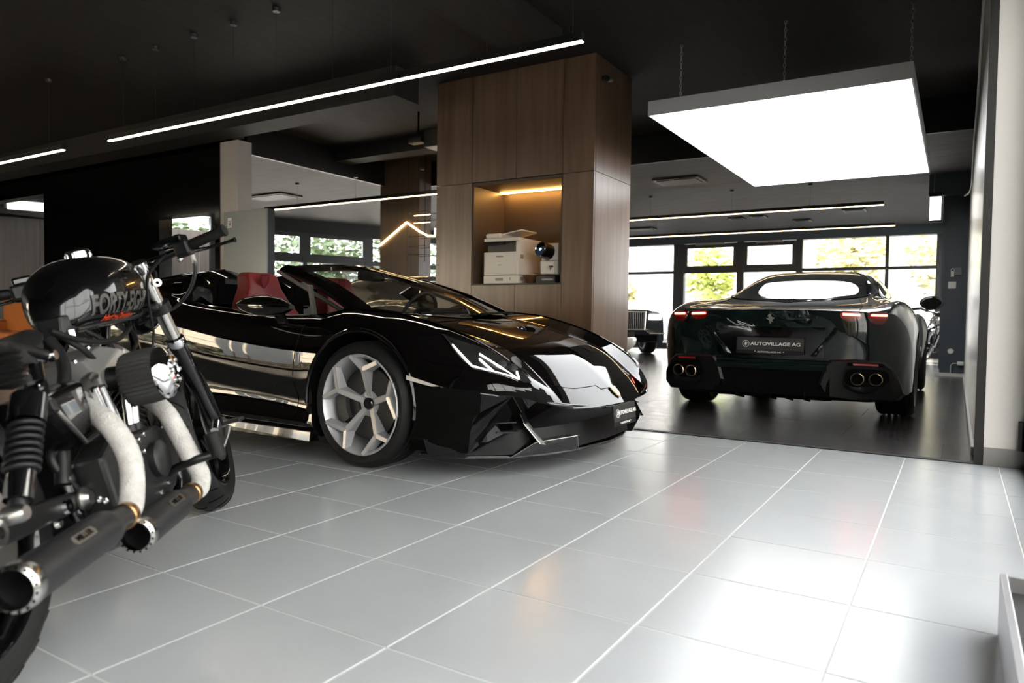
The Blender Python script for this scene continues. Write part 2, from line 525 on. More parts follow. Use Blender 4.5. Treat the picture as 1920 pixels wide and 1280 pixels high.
wA = struct(empty('wall_far_left'))
wseg('lintel', 1.9, 11, 2.60, CEIL, .2, M_BLACKM, wA)
wseg('plinth', 1.9, 11, 0, .25, .2, M_BLACKM, wA)
POSTS = [(1.9, 2.02), (3.9, 4.0), (5.45, 5.64), (7.6, 7.7), (9.3, 9.4), (10.9, 11)]
for a, b in POSTS:
    wseg('post', a, b, .25, 2.60, .14, M_FRAME, wA)
for k in range(len(POSTS) - 1):
    s0, s1 = POSTS[k][1], POSTS[k + 1][0]
    wseg('transom', s0, s1, 1.94, 2.06, .10, M_FRAME, wA)
    w = struct(wseg('window_%d' % (3 + k), s0, s1, .25, 1.94, .008, M_PANE, None))
    w2 = wseg('upper_pane', s0, s1, 2.06, 2.60, .008, M_PANE, w)
    if k in (0, 1):      # opening casements
        for (p0, p1, z0, z1) in ((s0, s1, 2.06, 2.14), (s0, s1, 2.52, 2.60), (s0, s0 + .08, 2.14, 2.53), (s1 - .08, s1, 2.14, 2.53)):
            wseg('casement_frame', p0, p1, z0, z1, .07, M_FRAME, w, .04)

# far window wall of the second hall
FY = 18.0
wf = struct(empty('wall_far'))
boxo('lintel', (-13, FY, 2.68), (.2, FY + .25, CEIL), M_BLUEGREY, wf)
boxo('plinth', (-13, FY, 0), (.2, FY + .25, .14), M_FRAME, wf)
FP = [(-12.9, -12.7), (-10.6, -10.4), (-8.6, -8.5), (-6.28, -6.0), (-4.66, -4.5), (-3.28, -3.14), (-1.40, -1.33), (-.42, .12)]
for a, b in FP:
    boxo('post', (a, FY, .14), (b, FY + .16, 2.68), M_FRAME, wf)
for k in range(len(FP) - 1):
    x0, x1 = FP[k][1], FP[k + 1][0]
    hop = k in (3, 4)
    boxo('transom', (x0, FY + .02, 1.93), (x1, FY + .10, 2.0 if not hop else 2.02), M_FRAME, wf)
    w = struct(MB().box((x0, FY + .05, .14), (x1, FY + .058, 1.93)).build('window_%d' % (10 + k), M_PANE))
    MB().box((x0, FY + .05, 2.0), (x1, FY + .058, 2.68)).build('upper_pane', M_PANE, w)
    if hop:
        for a, b in (((x0, FY - .02, 2.02), (x1, FY + .05, 2.11)), ((x0, FY - .02, 2.56), (x1, FY + .05, 2.66)), ((x0, FY - .02, 2.11), (x0 + .09, FY + .05, 2.56)), ((x1 - .09, FY - .02, 2.11), (x1, FY + .05, 2.56))):
            boxo('casement_frame', a, b, M_FRAME, w)
        boxo('opener', (x0 + .3, FY - .05, 2.63), (x1 - .3, FY - .02, 2.67), M_SILVER, w)

# blue-grey pillar on the right with valves
pl = struct(boxo('wall_pillar', (-.20, 12.2, 0), (.108, 12.7, 2.95), M_BLUEGREY))
struct(boxo('trim_3', (-.215, 12.19, .1), (-.17, 12.2, 2.95), M_BLUEGREY))
struct(boxo('trim_4', (-.25, 12.1, 0), (.108, 12.2, .045), M_WALLW))
beam((-.4, 12.0, 2.6), (.108, 12.9, 2.95), M_BLUEGREY)
sw = thing('light_switch', 'white light switch plate on the blue grey pillar', 'switch', (-.075, 12.19, 1.32))
boxo('plate', (-.05, -.004, -.05), (.05, .01, .05), mat('switch_white', (.75, .74, .70), .4), sw, .004)
boxo('rocker', (-.03, -.010, -.03), (.03, -.004, .03), mat('switch_white'), sw, .002)
ky = thing('wall_key_box', 'small grey box with a white tag above the light switch', 'box', (-.05, 12.19, 1.52))
boxo('housing', (.0, -.03, -.06), (.09, .01, .05), mat('box_grey', (.16, .17, .18), .4), ky, .004)
boxo('tag', (-.045, -.012, -.08), (-.005, -.004, .0), mat('switch_white'), ky)
MB().lathe([(.018, -.003), (.018, .003), (.026, .003), (.026, -.003)], (-.025, -.008, .015), (0, 1, 0), 14, True).build('ring', M_SILVER, ky, 40)
sk = thing('pipe_cap', 'round white pipe cap low on the blue grey pillar', 'cap', (-.065, 12.19, .36))
MB().lathe([(.0, -.03), (.03, -.028), (.04, -.012), (.042, .01)], (0, 0, 0), (0, 1, 0), 18).build('disc', mat('switch_white'), sk, 40)
rv = thing('radiator_valve', 'white radiator valve with pipe at the foot of the blue grey pillar', 'valve', (.0, 12.12, .0))
MB().cyl((.02, 0, .19), (.10, 0, .19), .03, n=14).build('thermostat_head', mat('switch_white'), rv, 40)
MB().tube([(.02, .02, .19), (-.03, .02, .19), (-.055, .02, .16), (-.055, .02, .02)], .008).build('pipe', M_SILVER, rv, 40)
MB().tube([(-.05, .02, .04), (.1, .02, .04)], .01).build('return_pipe', M_SILVER, rv, 40)
lb = thing('small_light_box', 'narrow white light box hanging at the pillar by the far right window', 'light', (-.33, 11.9, 2.2))
boxo('housing', (-.06, -.03, .0), (.10, .03, .42), M_BLACKM, lb)
boxo('diffuser', (-.05, -.035, .03), (.09, -.03, .36), emis('light_box_glow', (1, .97, .92), 2.0), lb)
MB().tube([(0, 0, .42), (0, 0, 1.1)], .004, 6).build('suspension_wire', M_SILVER, lb)
cb = thing('ceiling_cable', 'white cable hanging down along the right wall of the rear hall', 'cable', (0, 0, 0))
MB().tube(spline([(.10, 6.2, 3.28), (.09, 6.25, 2.9), (.10, 7.6, 2.85), (.095, 9, 2.6), (.10, 10.6, 2.45), (.04, 11.9, 2.55)], 8), .011, 8).build('sleeve', mat('cable_white', (.6, .6, .58), .5), cb, 60)

# square black ceiling recesses
RC = [(-3.66, 10.7, .7, .5, 'black ceiling hatch just left of the hanging light panel'), (-3.98, 15.3, .3, .35, 'small black ceiling hatch left of a twin above the far windows'),
      (-3.52, 15.2, .3, .35, 'small black ceiling hatch right of a twin above the far windows'), (-2.84, 16.2, .35, .4, 'small black ceiling hatch above the far windows between the twin and the rightmost'),
      (-1.72, 15.1, .4, .4, 'rightmost small black ceiling hatch above the far windows'), (-6.4, 16.1, .6, .4, 'black ceiling hatch at the right edge of the wood column'),
      (-10.6, 8.8, 1.0, .5, 'black ceiling hatch right of the white pillar')]
for x, y, w, d, lab in RC:
    t = thing('ceiling_hatch', lab, 'hatch', (x, y, LOWC), group='ceiling hatches')
    boxo('frame', (-w / 2, -d / 2, -.03), (w / 2, d / 2, .0), M_BLACKM, t)
    boxo('cover', (-w / 2 + .05, -d / 2 + .05, -.04), (w / 2 - .05, d / 2 - .05, -.03), mat('hatch_black', (.006, .006, .007), .5), t)

# ---------------------------------------------------------------- lamps
def led(name, x0, x1, y, z, label, m, wires, drop=CEIL):
    t = thing(name, label, 'light', ((x0 + x1) / 2, y, z), group='linear pendant lights'); h = (x1 - x0) / 2
    boxo('housing', (-h, -.02, .008), (h, .02, .06), M_BLACKM, t)
    boxo('diffuser', (-h, -.0175, 0), (h, .0175, .0082), m, t)
    for k, x in enumerate(wires):
        q = MB().cyl((x - (x0 + x1) / 2, 0, .06), (x - (x0 + x1) / 2, 0, drop - z), .0016, n=6).build('suspension_wire', M_FRAME, t)
        MB().lathe([(.0, -.03), (.03, -.03), (.034, 0)], (x - (x0 + x1) / 2, 0, drop - z), (0, 0, 1), 12).build('ceiling_cup', mat('cup_grey', (.03, .03, .03), .4), q, 40)
    return t


led('pendant_light', -7.35, -2.03, 4.06, 2.5, 'long thin linear pendant light above the black convertible', M_LEDN, [-7.1, -6.55, -5.95, -5.4, -4.85, -4.2, -3.6, -2.75, -2.1])
led('pendant_light', -12.5, -8.2, 4.04, 2.5, 'thin linear pendant light cut off by the left picture edge', M_LEDN, [-12, -9.9, -8.5])
led('pendant_light', -9.98, -5.2, 8.13, 2.5, 'warm linear pendant light behind the wood column, left of it', M_LEDW, [-9.2, -7.9, -6.6], LOWC)
led('pendant_light', -6.6, -.97, 11.95, 2.5, 'warm linear pendant light above the dark coupe, nearer of the two', M_LEDW, [-4.6, -3.2, -2.0], LOWC)
led('pendant_light', -7.5, -1.0, 14.65, 2.5, 'warm linear pendant light closest to the far windows', M_LEDW, [-5.5, -3.4, -1.4], LOWC)
lp = thing('hanging_lamp', 'large square white luminous panel hung on chains above the dark coupe', 'light', (-1.297, 7.68, 2.5))
hx, hy = .983, 1.87
M_PHOUS = mat('panel_housing', (.30, .30, .31), .4)
for a, b in (((-hx, -hy, 0), (hx, -hy + .02, .12)), ((-hx, hy - .02, 0), (hx, hy, .12)), ((-hx, -hy + .02, 0), (-hx + .02, hy - .02, .12)), ((hx - .02, -hy + .02, 0), (hx, hy - .02, .12))):
    boxo('frame_side', a, b, M_PHOUS, lp)
boxo('back_sheet', (-hx + .02, -hy + .02, .10), (hx - .02, hy - .02, .115), M_PHOUS, lp)
boxo('diffuser', (-hx + .012, -hy + .012, -.002), (hx - .012, hy - .012, .006), emis('panel_glow', (.97, .985, 1), PANEL_L), lp)
for cx, cy in ((-.93, -1.2), (.0, -1.3), (.93, -1.2), (-.93, 1.8), (.93, 1.8)):
    m = MB(); z = .12; k = 0
    while z < CEIL - 2.5:
        ax = (1, 0, 0) if k % 2 else (0, 1, 0); o = Vector((cx, cy, z + .02)); d, x, y = frame_axes(ax)
        m.tube([o + Vector((0, 0, 1)) * .022 * math.cos(a) + (Vector((0, 1, 0)) if k % 2 else Vector((1, 0, 0))) * .009 * math.sin(a) for a in [2 * math.pi * i / 10 for i in range(10)]], .0032, 5, closed=True)
        z += .036; k += 1
    m.build('chain', M_SILVER, lp, 60)['kind'] = 'stuff'
# light panel in the room behind the black wall
l2 = thing('hanging_lamp', 'pale luminous ceiling panel seen through the openings of the black wall', 'light', (-14.75, 8.4, 2.78), math.radians(66.5))
boxo('frame', (-2.0, -.72, .01), (2.6, .72, .1), M_PHOUS, l2)
boxo('diffuser', (-1.95, -.68, 0), (2.55, .68, .01), emis('panel_glow_cool', (.93, .97, 1), .8), l2)
# ------------------------------------------------------------------ outside the windows
M_FACADE = mat('white_facade', (.80, .79, .76), .8)
M_CREAM = mat('cream_facade', (.78, .68, .52), .8)
M_FWIN = mat('facade_window', (.30, .34, .38), .3)
M_LEAF = mat('leaf_green', (.20, .30, .06), .6, vary=(2, .35))
M_LEAFY = mat('leaf_yellow_green', (.52, .57, .16), .6, vary=(2, .25))
M_LEAFM = mat('leaf_mid', (.075, .11, .05), .6, vary=(2, .35))
M_LEAFP = mat('leaf_pale', (.62, .58, .30), .6, vary=(2, .2))
M_BARK = mat('bark', (.10, .07, .05), .8)
struct(boxo('ground', (-70, -50, -.5), (40, 70, -.21), mat('asphalt', (.05, .05, .05), .8)))


def house(name, label, c, rz, w, h, d, m, nx, nz, grey=()):
    t = thing(name, label, 'building', c, rz)
    boxo('wall', (-w / 2, 0, 0), (w / 2, d, h), m, t)
    boxo('cornice', (-w / 2 - .2, -.35, h), (w / 2 + .2, d, h + .4), m, t)
    boxo('string_course', (-w / 2, -.12, h * .34), (w / 2, 0, h * .34 + .25), m, t)
    for i in range(nx):
        for k in range(nz):
            x = -w / 2 + (i + .5) * w / nx; z = 1.0 + k * (h - 1.2) / nz
            f = boxo('window', (x - .75, -.08, z - .1), (x + .75, .02, z + 1.9), m, t)
            boxo('pane', (x - .6, -.10, z), (x + .6, -.06, z + 1.75), M_FWIN, f)
            boxo('glazing_bar', (x - .04, -.13, z), (x + .04, -.10, z + 1.75), m, f)
    return t


house('town_house', 'white plastered town house across the street beyond the far windows', (-9, 33, -.2), 0, 34, 13, 8, M_FACADE, 12, 4)
house('town_house', 'cream town house across the street behind the camera', (-24, -17, -.2), math.pi, 58, 12, 8, M_CREAM, 9, 3)


def tree(label, x, y, h, r, m, n=1500, seed=1):
    rnd = random.Random(seed); t = thing('street_tree', label, 'tree', (x, y, -.2))
    MB().tube(spline([(0, 0, 0), (.05, .02, h * .3), (-.04, .05, h * .6), (.02, 0, h * .85)], 4), [.16, .15, .14, .13, .13, .12, .11, .10, .09, .07, .05, .04, .03][:13], 8).build('trunk', M_BARK, t, 60)
    mb = MB()
    for i in range(n):
        a = rnd.uniform(0, 2 * math.pi); cz = rnd.uniform(-1, 1); rr = r * (rnd.random() ** .4); s = math.sqrt(1 - cz * cz)
        p = Vector((rr * s * math.cos(a), rr * s * math.sin(a), h * .62 + rr * cz * 1.15)); q = Vector((rnd.uniform(-1, 1), rnd.uniform(-1, 1), rnd.uniform(-1, 1))).normalized()
        _, u, v = frame_axes(q); k = rnd.uniform(.10, .22)
        mb.add([p - u * k, p + v * k * .5, p + u * k, p - v * k * .5], [(0, 1, 2, 3)])
    mb.build('crown', m, t)['kind'] = 'stuff'


tree('yellow green street tree beyond the far casement window', -8.0, 27, 4.2, .95, M_LEAFY, 700, 1)
tree('slim street tree left of the dark coupe beyond the far glass', -12.4, 29.5, 3.2, .45, M_LEAFP, 200, 2)
tree('broad street tree beyond the far window right of centre', -3.4, 30, 6.0, 1.4, M_LEAFP, 900, 3)
tree('broad street tree beyond the rightmost far window', -.1, 28.6, 5.2, 1.5, M_LEAFP, 900, 4)
for k, (x, y) in enumerate(((-25.5, 17.5), (-22.0, 22.0), (-27.0, 24.5), (-18.6, 26.5), (-30.5, 19.5))):
    tree(['leafy green tree beyond the angled window wall, second from the left', 'leafy green tree in the middle beyond the angled window wall', 'leafy green tree behind the middle one beyond the angled window wall', 'leafy green tree beyond the angled window wall, rightmost', 'leafy green tree farthest left beyond the angled window wall'][k], x, y, 4.6, 2.3, M_LEAFM, 1900, 10 + k)


def hedge(label, a, b, seed):
    rnd = random.Random(seed); t = thing('added_shade_hedge', label, 'hedge', (0, 0, -.2))
    MB().box((a[0] + .1, a[1] + .1, 0), (b[0] - .1, b[1] - .1, b[2] - .1)).build('twigs', M_BARK, t)
    mb = MB()
    for i in range(3500):
        f = rnd.random(); p = Vector((rnd.uniform(a[0], b[0]), rnd.uniform(a[1], b[1]), rnd.uniform(0, b[2])))
        if f < .55:
            p.y = b[1]
        elif f < .85:
            p.z = b[2]
        _, u, v = frame_axes((rnd.uniform(-1, 1), rnd.uniform(-1, 1), rnd.uniform(-1, 1))); k = rnd.uniform(.08, .16)
        mb.add([p - u * k, p + v * k * .6, p + u * k, p - v * k * .6], [(0, 1, 2, 3)])
    mb.build('leaves', M_LEAFM, t)['kind'] = 'stuff'


hedge('added unseen hedge behind the camera, blocking low daylight', (-34, -9.2, 0), (4, -8.4, 1.45), 5)  # hedge added out of view to keep low daylight off the column's top
house('town_house', 'added unseen grey house right of the hall, blocking the sky', (7, 0, -.2), math.pi / 2 * 3, 40, 13, 8, mat('grey_render_facade', (.34, .36, .38), .8), 10, 3)  # tall house added out of view to keep sky light off the tiles
# ------------------------------------------------------------------ vehicles: shared builders
M_PAINT = mat('black_paint', (.0030, .0026, .0026), .25, coat=1.0, spec=.0)
M_GREEN = mat('black_green_paint', (.004, .009, .0085), .25, coat=1.0, spec=.05)
M_GREYPAINT = mat('warm_grey_paint', (.20, .18, .15), .2, coat=1.0)
M_NAVY = mat('dark_blue_grey_paint', (.030, .034, .042), .2, coat=1.0)
M_PLASTIC = mat('black_plastic', (.006, .006, .0065), .42, spec=.3)
M_MATTE = mat('matte_black', (.0025, .0025, .0025), .8, spec=.06)
M_PIANO = mat('piano_black', (.004, .004, .004), .08, coat=.6)
M_RUBBER = mat('tyre_rubber', (.006, .006, .006), .6, spec=.3, bump=(120, .05))
M_ALLOY = mat('silver_alloy', (.46, .46, .47), .38, metal=.45)
M_ALLOYF = mat('machined_alloy', (.60, .575, .555), .34, metal=.5)
M_DALLOY = mat('dark_alloy', (.05, .05, .05), .35, metal=.6)
M_CHROME = mat('chrome', (.85, .85, .86), .06, metal=1)
M_STEEL = mat('brushed_steel', (.45, .44, .42), .3, metal=1)
M_DISC = mat('brake_disc', (.025, .025, .025), .45, metal=.5)
M_REDL = mat('red_leather', (.17, .008, .010), .45, bump=(90, .06))
M_DLEATH = mat('black_leather', (.012, .012, .012), .5, bump=(90, .06))
M_CARG = glass('car_glass', (.62, .66, .64)); M_CARGD = glass('tinted_car_glass', (.12, .13, .13))
M_LAMPG = glass('lamp_glass', (.9, .9, .9))
M_LAMPW = emis('day_light', (1, .97, .93), 5.0)
M_LAMPR = emis('tail_light_glow', (1, .05, .03), 9.0)
M_REDG = mat('red_lens', (.045, .001, .0015), .2, coat=.6)
M_PLATE = mat('plate_black', (.028, .026, .025), .35)
M_INK = mat('white_print', (.72, .71, .68), .5)
M_GOLD = mat('gold_badge', (.55, .38, .14), .3, metal=1)
M_YEL = mat('yellow_caliper', (.03, .03, .03), .4)


def apply_mods(o):
    dg = bpy.context.evaluated_depsgraph_get(); me = bpy.data.meshes.new_from_object(o.evaluated_get(dg))
    o.modifiers.clear(); old = o.data; o.data = me; me.name = old.name
    return o


def body_from(surf, na, nb, name, m, parent, mats=None, flip=False):
    """closed body shell: half surface sampled, mirrored in its second coordinate, ends capped"""
    A = np.linspace(0, surf.ns - 1, na); B = np.linspace(0, surf.nr - 1, nb)
    A = np.unique(np.concatenate([A, np.arange(surf.ns)])); B = np.unique(np.concatenate([B, np.arange(surf.nr)]))
    g = surf.grid(A, B); na, nb = len(A), len(B)
    ring = []
    vs = []
    for i in range(na):
        vs += [Vector(g[i, j]) for j in range(nb)] + [Vector((g[i, j][0], -g[i, j][1], g[i, j][2])) for j in range(nb - 2, 0, -1)]
    n = 2 * nb - 2
    fs = [(i * n + k, i * n + (k + 1) % n, (i + 1) * n + (k + 1) % n, (i + 1) * n + k) for i in range(na - 1) for k in range(n)]
    fs += [list(range(n))[::-1], [(na - 1) * n + k for k in range(n)]]
    return link_mesh(name, vs, fs, m, parent, smooth=38)


def cut(o, cutters):
    for c in cutters:
        md = o.modifiers.new('cut', 'BOOLEAN'); md.operation = 'DIFFERENCE'; md.solver = 'EXACT'; md.object = c
    bpy.context.view_layer.update()
    apply_mods(o)
    for c in cutters:
        bpy.data.objects.remove(c)
    o.data.shade_smooth(); o.data.set_sharp_from_angle(angle=math.radians(38))
    return o


def cutter(p0, p1, r, m, parent, n=56):
    return MB().cyl(p0, p1, r, n=n).build('cutter', m, parent)


def arch_lip(name, c, r, y, parent, m, a0=-12, a1=192, w=.018):
    P = [(c[0] + r * math.cos(math.radians(a)), y, c[2] + r * math.sin(math.radians(a))) for a in range(a0, a1 + 1, 6)]
    return MB().tube(P, w, 6).build(name, m, parent, 60)


def tyre(parent, r, rim, w, c, side, m=None, groove=True):
    """tyre lathed about the axle; side = +1 outer face towards +y"""
    h = w / 2
    prof = [(rim - .005, -h * .82), (rim + .012, -h * .93), ((r + rim) / 2, -h), (r - .022, -h * .93), (r - .006, -h * .80)]
    if groove:
        for k in (-.5, -.17, .17, .5):
            prof += [(r, h * (k - .09)), (r - .008, h * (k - .06)), (r - .008, h * (k + .06)), (r, h * (k + .09))]
    prof += [(r - .006, h * .80), (r - .022, h * .93), ((r + rim) / 2, h), (rim + .012, h * .93), (rim - .005, h * .82)]
    return MB().lathe(prof, c, (0, 1, 0), 64).build('tyre', m or M_RUBBER, parent, 35)


def disc_brake(parent, c, r, yo):
    MB().lathe([(r, -.012), (r, .012), (.07, .012), (.07, -.012)], (c[0], c[1] + yo, c[2]), (0, 1, 0), 40, True).build('brake_disc', M_DISC, parent, 30)
    MB().lathe([(r * .72, -.04), (r + .02, -.04), (r + .02, .04), (r * .72, .04)], (c[0], c[1] + yo, c[2]), (0, 1, 0), 12, True, arc=(2.5, 3.5)).build('brake_caliper', M_YEL, parent, 30)


def rim_barrel(parent, c, R, w, m, yo):
    return MB().lathe([(R, w * .5), (R - .006, w * .5 + .004), (R - .02, w * .44), (R - .03, -.2 * w), (R - .02, -w * .5), (R, -w * .5)], (c[0], c[1], c[2]), (0, yo, 0), 56).build('rim_barrel', m, parent, 40)


def spoke_poly(c, pts, y0, y1):
    """extruded polygon in the wheel plane: pts (radius*cos, radius*sin)"""
    return MB().extrude([(c[0] + p[0], c[1] + y0, c[2] + p[1]) for p in pts], (0, y1 - y0, 0))


def strip_pts(p, q, w0, w1):
    d = Vector((q[0] - p[0], q[1] - p[1])); n = Vector((-d.y, d.x)).normalized()
    return [(p[0] + n.x * w0, p[1] + n.y * w0), (q[0] + n.x * w1, q[1] + n.y * w1), (q[0] - n.x * w1, q[1] - n.y * w1), (p[0] - n.x * w0, p[1] - n.y * w0)]


def bar3(p, q, w0, w1, ya, yb, d0, d1, c, s):
    """tapered wheel spoke from p to q in the wheel plane; front depth ya..yb, root thickness d0..d1"""
    a = strip_pts(p, q, w0, w1); b = strip_pts(p, q, w0 * 1.7, w1 * 1.7)
    f = [Vector((c[0] + a[0][0], c[1] + s * ya, c[2] + a[0][1])), Vector((c[0] + a[1][0], c[1] + s * yb, c[2] + a[1][1])), Vector((c[0] + a[2][0], c[1] + s * yb, c[2] + a[2][1])), Vector((c[0] + a[3][0], c[1] + s * ya, c[2] + a[3][1]))]
    k = [Vector((c[0] + b[0][0], c[1] + s * (ya - d0), c[2] + b[0][1])), Vector((c[0] + b[1][0], c[1] + s * (yb - d1), c[2] + b[1][1])), Vector((c[0] + b[2][0], c[1] + s * (yb - d1), c[2] + b[2][1])), Vector((c[0] + b[3][0], c[1] + s * (ya - d0), c[2] + b[3][1]))]
    return k + f


def y_wheel(parent, c, s, r_tyre, R, w, rot=0.0, nut=M_DISC):
    """five Y-spoke alloy wheel; s=+1 outer face to +y"""
    wh = empty('wheel', c); wh.parent = parent
    z = (0, 0, 0)
    tyre(wh, r_tyre, R, w, z, s)
    rim_barrel(wh, z, R, w * .94, M_ALLOY, s)
    disc_brake(wh, z, R * .72, s * .03)
    MB().lathe([(0, -.10), (.09, -.10), (.09, .02), (.055, .035), (0, .035)], z, (0, s, 0), 24).build('hub', M_ALLOY, wh, 40)
    MB().lathe([(0, .052), (.026, .052), (.031, .047), (.031, .03)], z, (0, s, 0), 24).build('centre_cap', M_PIANO, wh, 40)
    h = w * .5
    for k in range(5):
        a = rot + k * 2 * math.pi / 5
        P = lambda rr, an: (rr * math.cos(an), rr * math.sin(an))
        fork = P(R * .70, a); tips = [P(R * .97, a + d) for d in ((-.47, .27) if s < 0 else (-.27, .47))]
        m = MB()
        m.hexa(bar3(P(.035, a), fork, .017, .014, .040, h * .80, .05, .06, z, s))
        for t in tips:
            m.hexa(bar3(fork, t, .013, .011, h * .80, h * .98, .06, .03, z, s))
        sp = m.build('spoke', M_ALLOY, wh)
        f = MB()
        for p, q, w0, w1, ya, yb in ((P(.035, a), fork, .013, .0105, .0415, h * .80 + .0015), (fork, tips[0], .0095, .008, h * .80 + .0015, h * .98 + .001), (fork, tips[1], .0095, .008, h * .80 + .0015, h * .98 + .001)):
            q4 = strip_pts(p, q, w0, w1)
            f.add([(q4[0][0], s * ya, q4[0][1]), (q4[1][0], s * yb, q4[1][1]), (q4[2][0], s * yb, q4[2][1]), (q4[3][0], s * ya, q4[3][1])], [(0, 1, 2, 3)])
        f.build('spoke_face', M_ALLOYF, sp)
        an = a + math.pi / 5
        MB().cyl((P(.062, an)[0], s * .0, P(.062, an)[1]), (P(.062, an)[0], s * .028, P(.062, an)[1]), .013, n=8).build('wheel_bolt', nut, wh)
    return wh


def multi_wheel(parent, c, s, r_tyre, R, w, m, n=10):
    wh = empty('wheel', c); wh.parent = parent; z = (0, 0, 0)
    tyre(wh, r_tyre, R, w, z, s); rim_barrel(wh, z, R, w * .94, m, s); disc_brake(wh, z, R * .75, s * .02)
    MB().lathe([(0, .05), (.03, .05), (.055, .03), (.07, -.06)], z, (0, s, 0), 24).build('hub', m, wh, 40)
    for k in range(n):
        a = k * 2 * math.pi / n; P = lambda rr, an: (rr * math.cos(an), rr * math.sin(an))
        MB().hexa(bar3(P(.04, a), P(R * .97, a), .012, .016, .03, w * .42, .04, .03, z, s)).build('spoke', m, wh)
    return wh


def badge_poly(pts, o, x, y, h, n, m, parent, name):
    """flat emblem polygon on a plane (o, x, y) raised h along n"""
    o = Vector(o); x = Vector(x); y = Vector(y); n = Vector(n)
    return MB().extrude([o + x * p[0] + y * p[1] for p in pts], n * h).build(name, m, parent)


def dealer_plate(parent, o, x, y, n, w, h, stretch_size):
    """dealer plate with lettering; o centre, x right, y up, n outwards"""
    o = Vector(o); x = Vector(x); y = Vector(y); n = Vector(n); R = axes((0, 0, 0), x, y, n)
    pl = empty('number_plate', o); pl.parent = parent
    R3 = R.to_3x3()
    MB().cbox((0, 0, 0), (w + .012, h + .03, .008), R3).build('plate_holder', M_PLASTIC, pl, bevel=.002)
    MB().cbox(n * .005 + y * .012, (w, h, .004), R3).build('plate_face', M_PLATE, pl, bevel=.001)
    tw, ts = stretch_size
    text_mesh('AUTOVILLAGE AG', ts, 'lettering', M_INK, pl, Matrix.Translation(n * .008 + y * .012 + x * w * .09) @ R, stretch=tw, bold=.0006)
    text_mesh('*  AUTOVILLAGE AG  *', ts * .48, 'lettering', M_INK, pl, Matrix.Translation(n * .0048 - y * (h / 2 + .001)) @ R, stretch=tw, bold=.0003)
    c = n * .008 + y * .012 - x * w * .36; r = h * .27
    MB().lathe([(r, 0), (r, .001), (r * .9, .001), (r * .9, 0)], c, n, 28, True).build('logo_ring', M_INK, pl)
    z = [(-.55, -.35), (-.1, .25), (-.35, .3), (.15, .7), (.1, .15), (.55, .35), (.1, -.25), (.35, -.3), (-.15, -.7), (-.1, -.15)]
    badge_poly([(p[0] * r, p[1] * r) for p in z], c, x, y, .001, n, M_INK, pl, 'logo_bolt')
    return pl
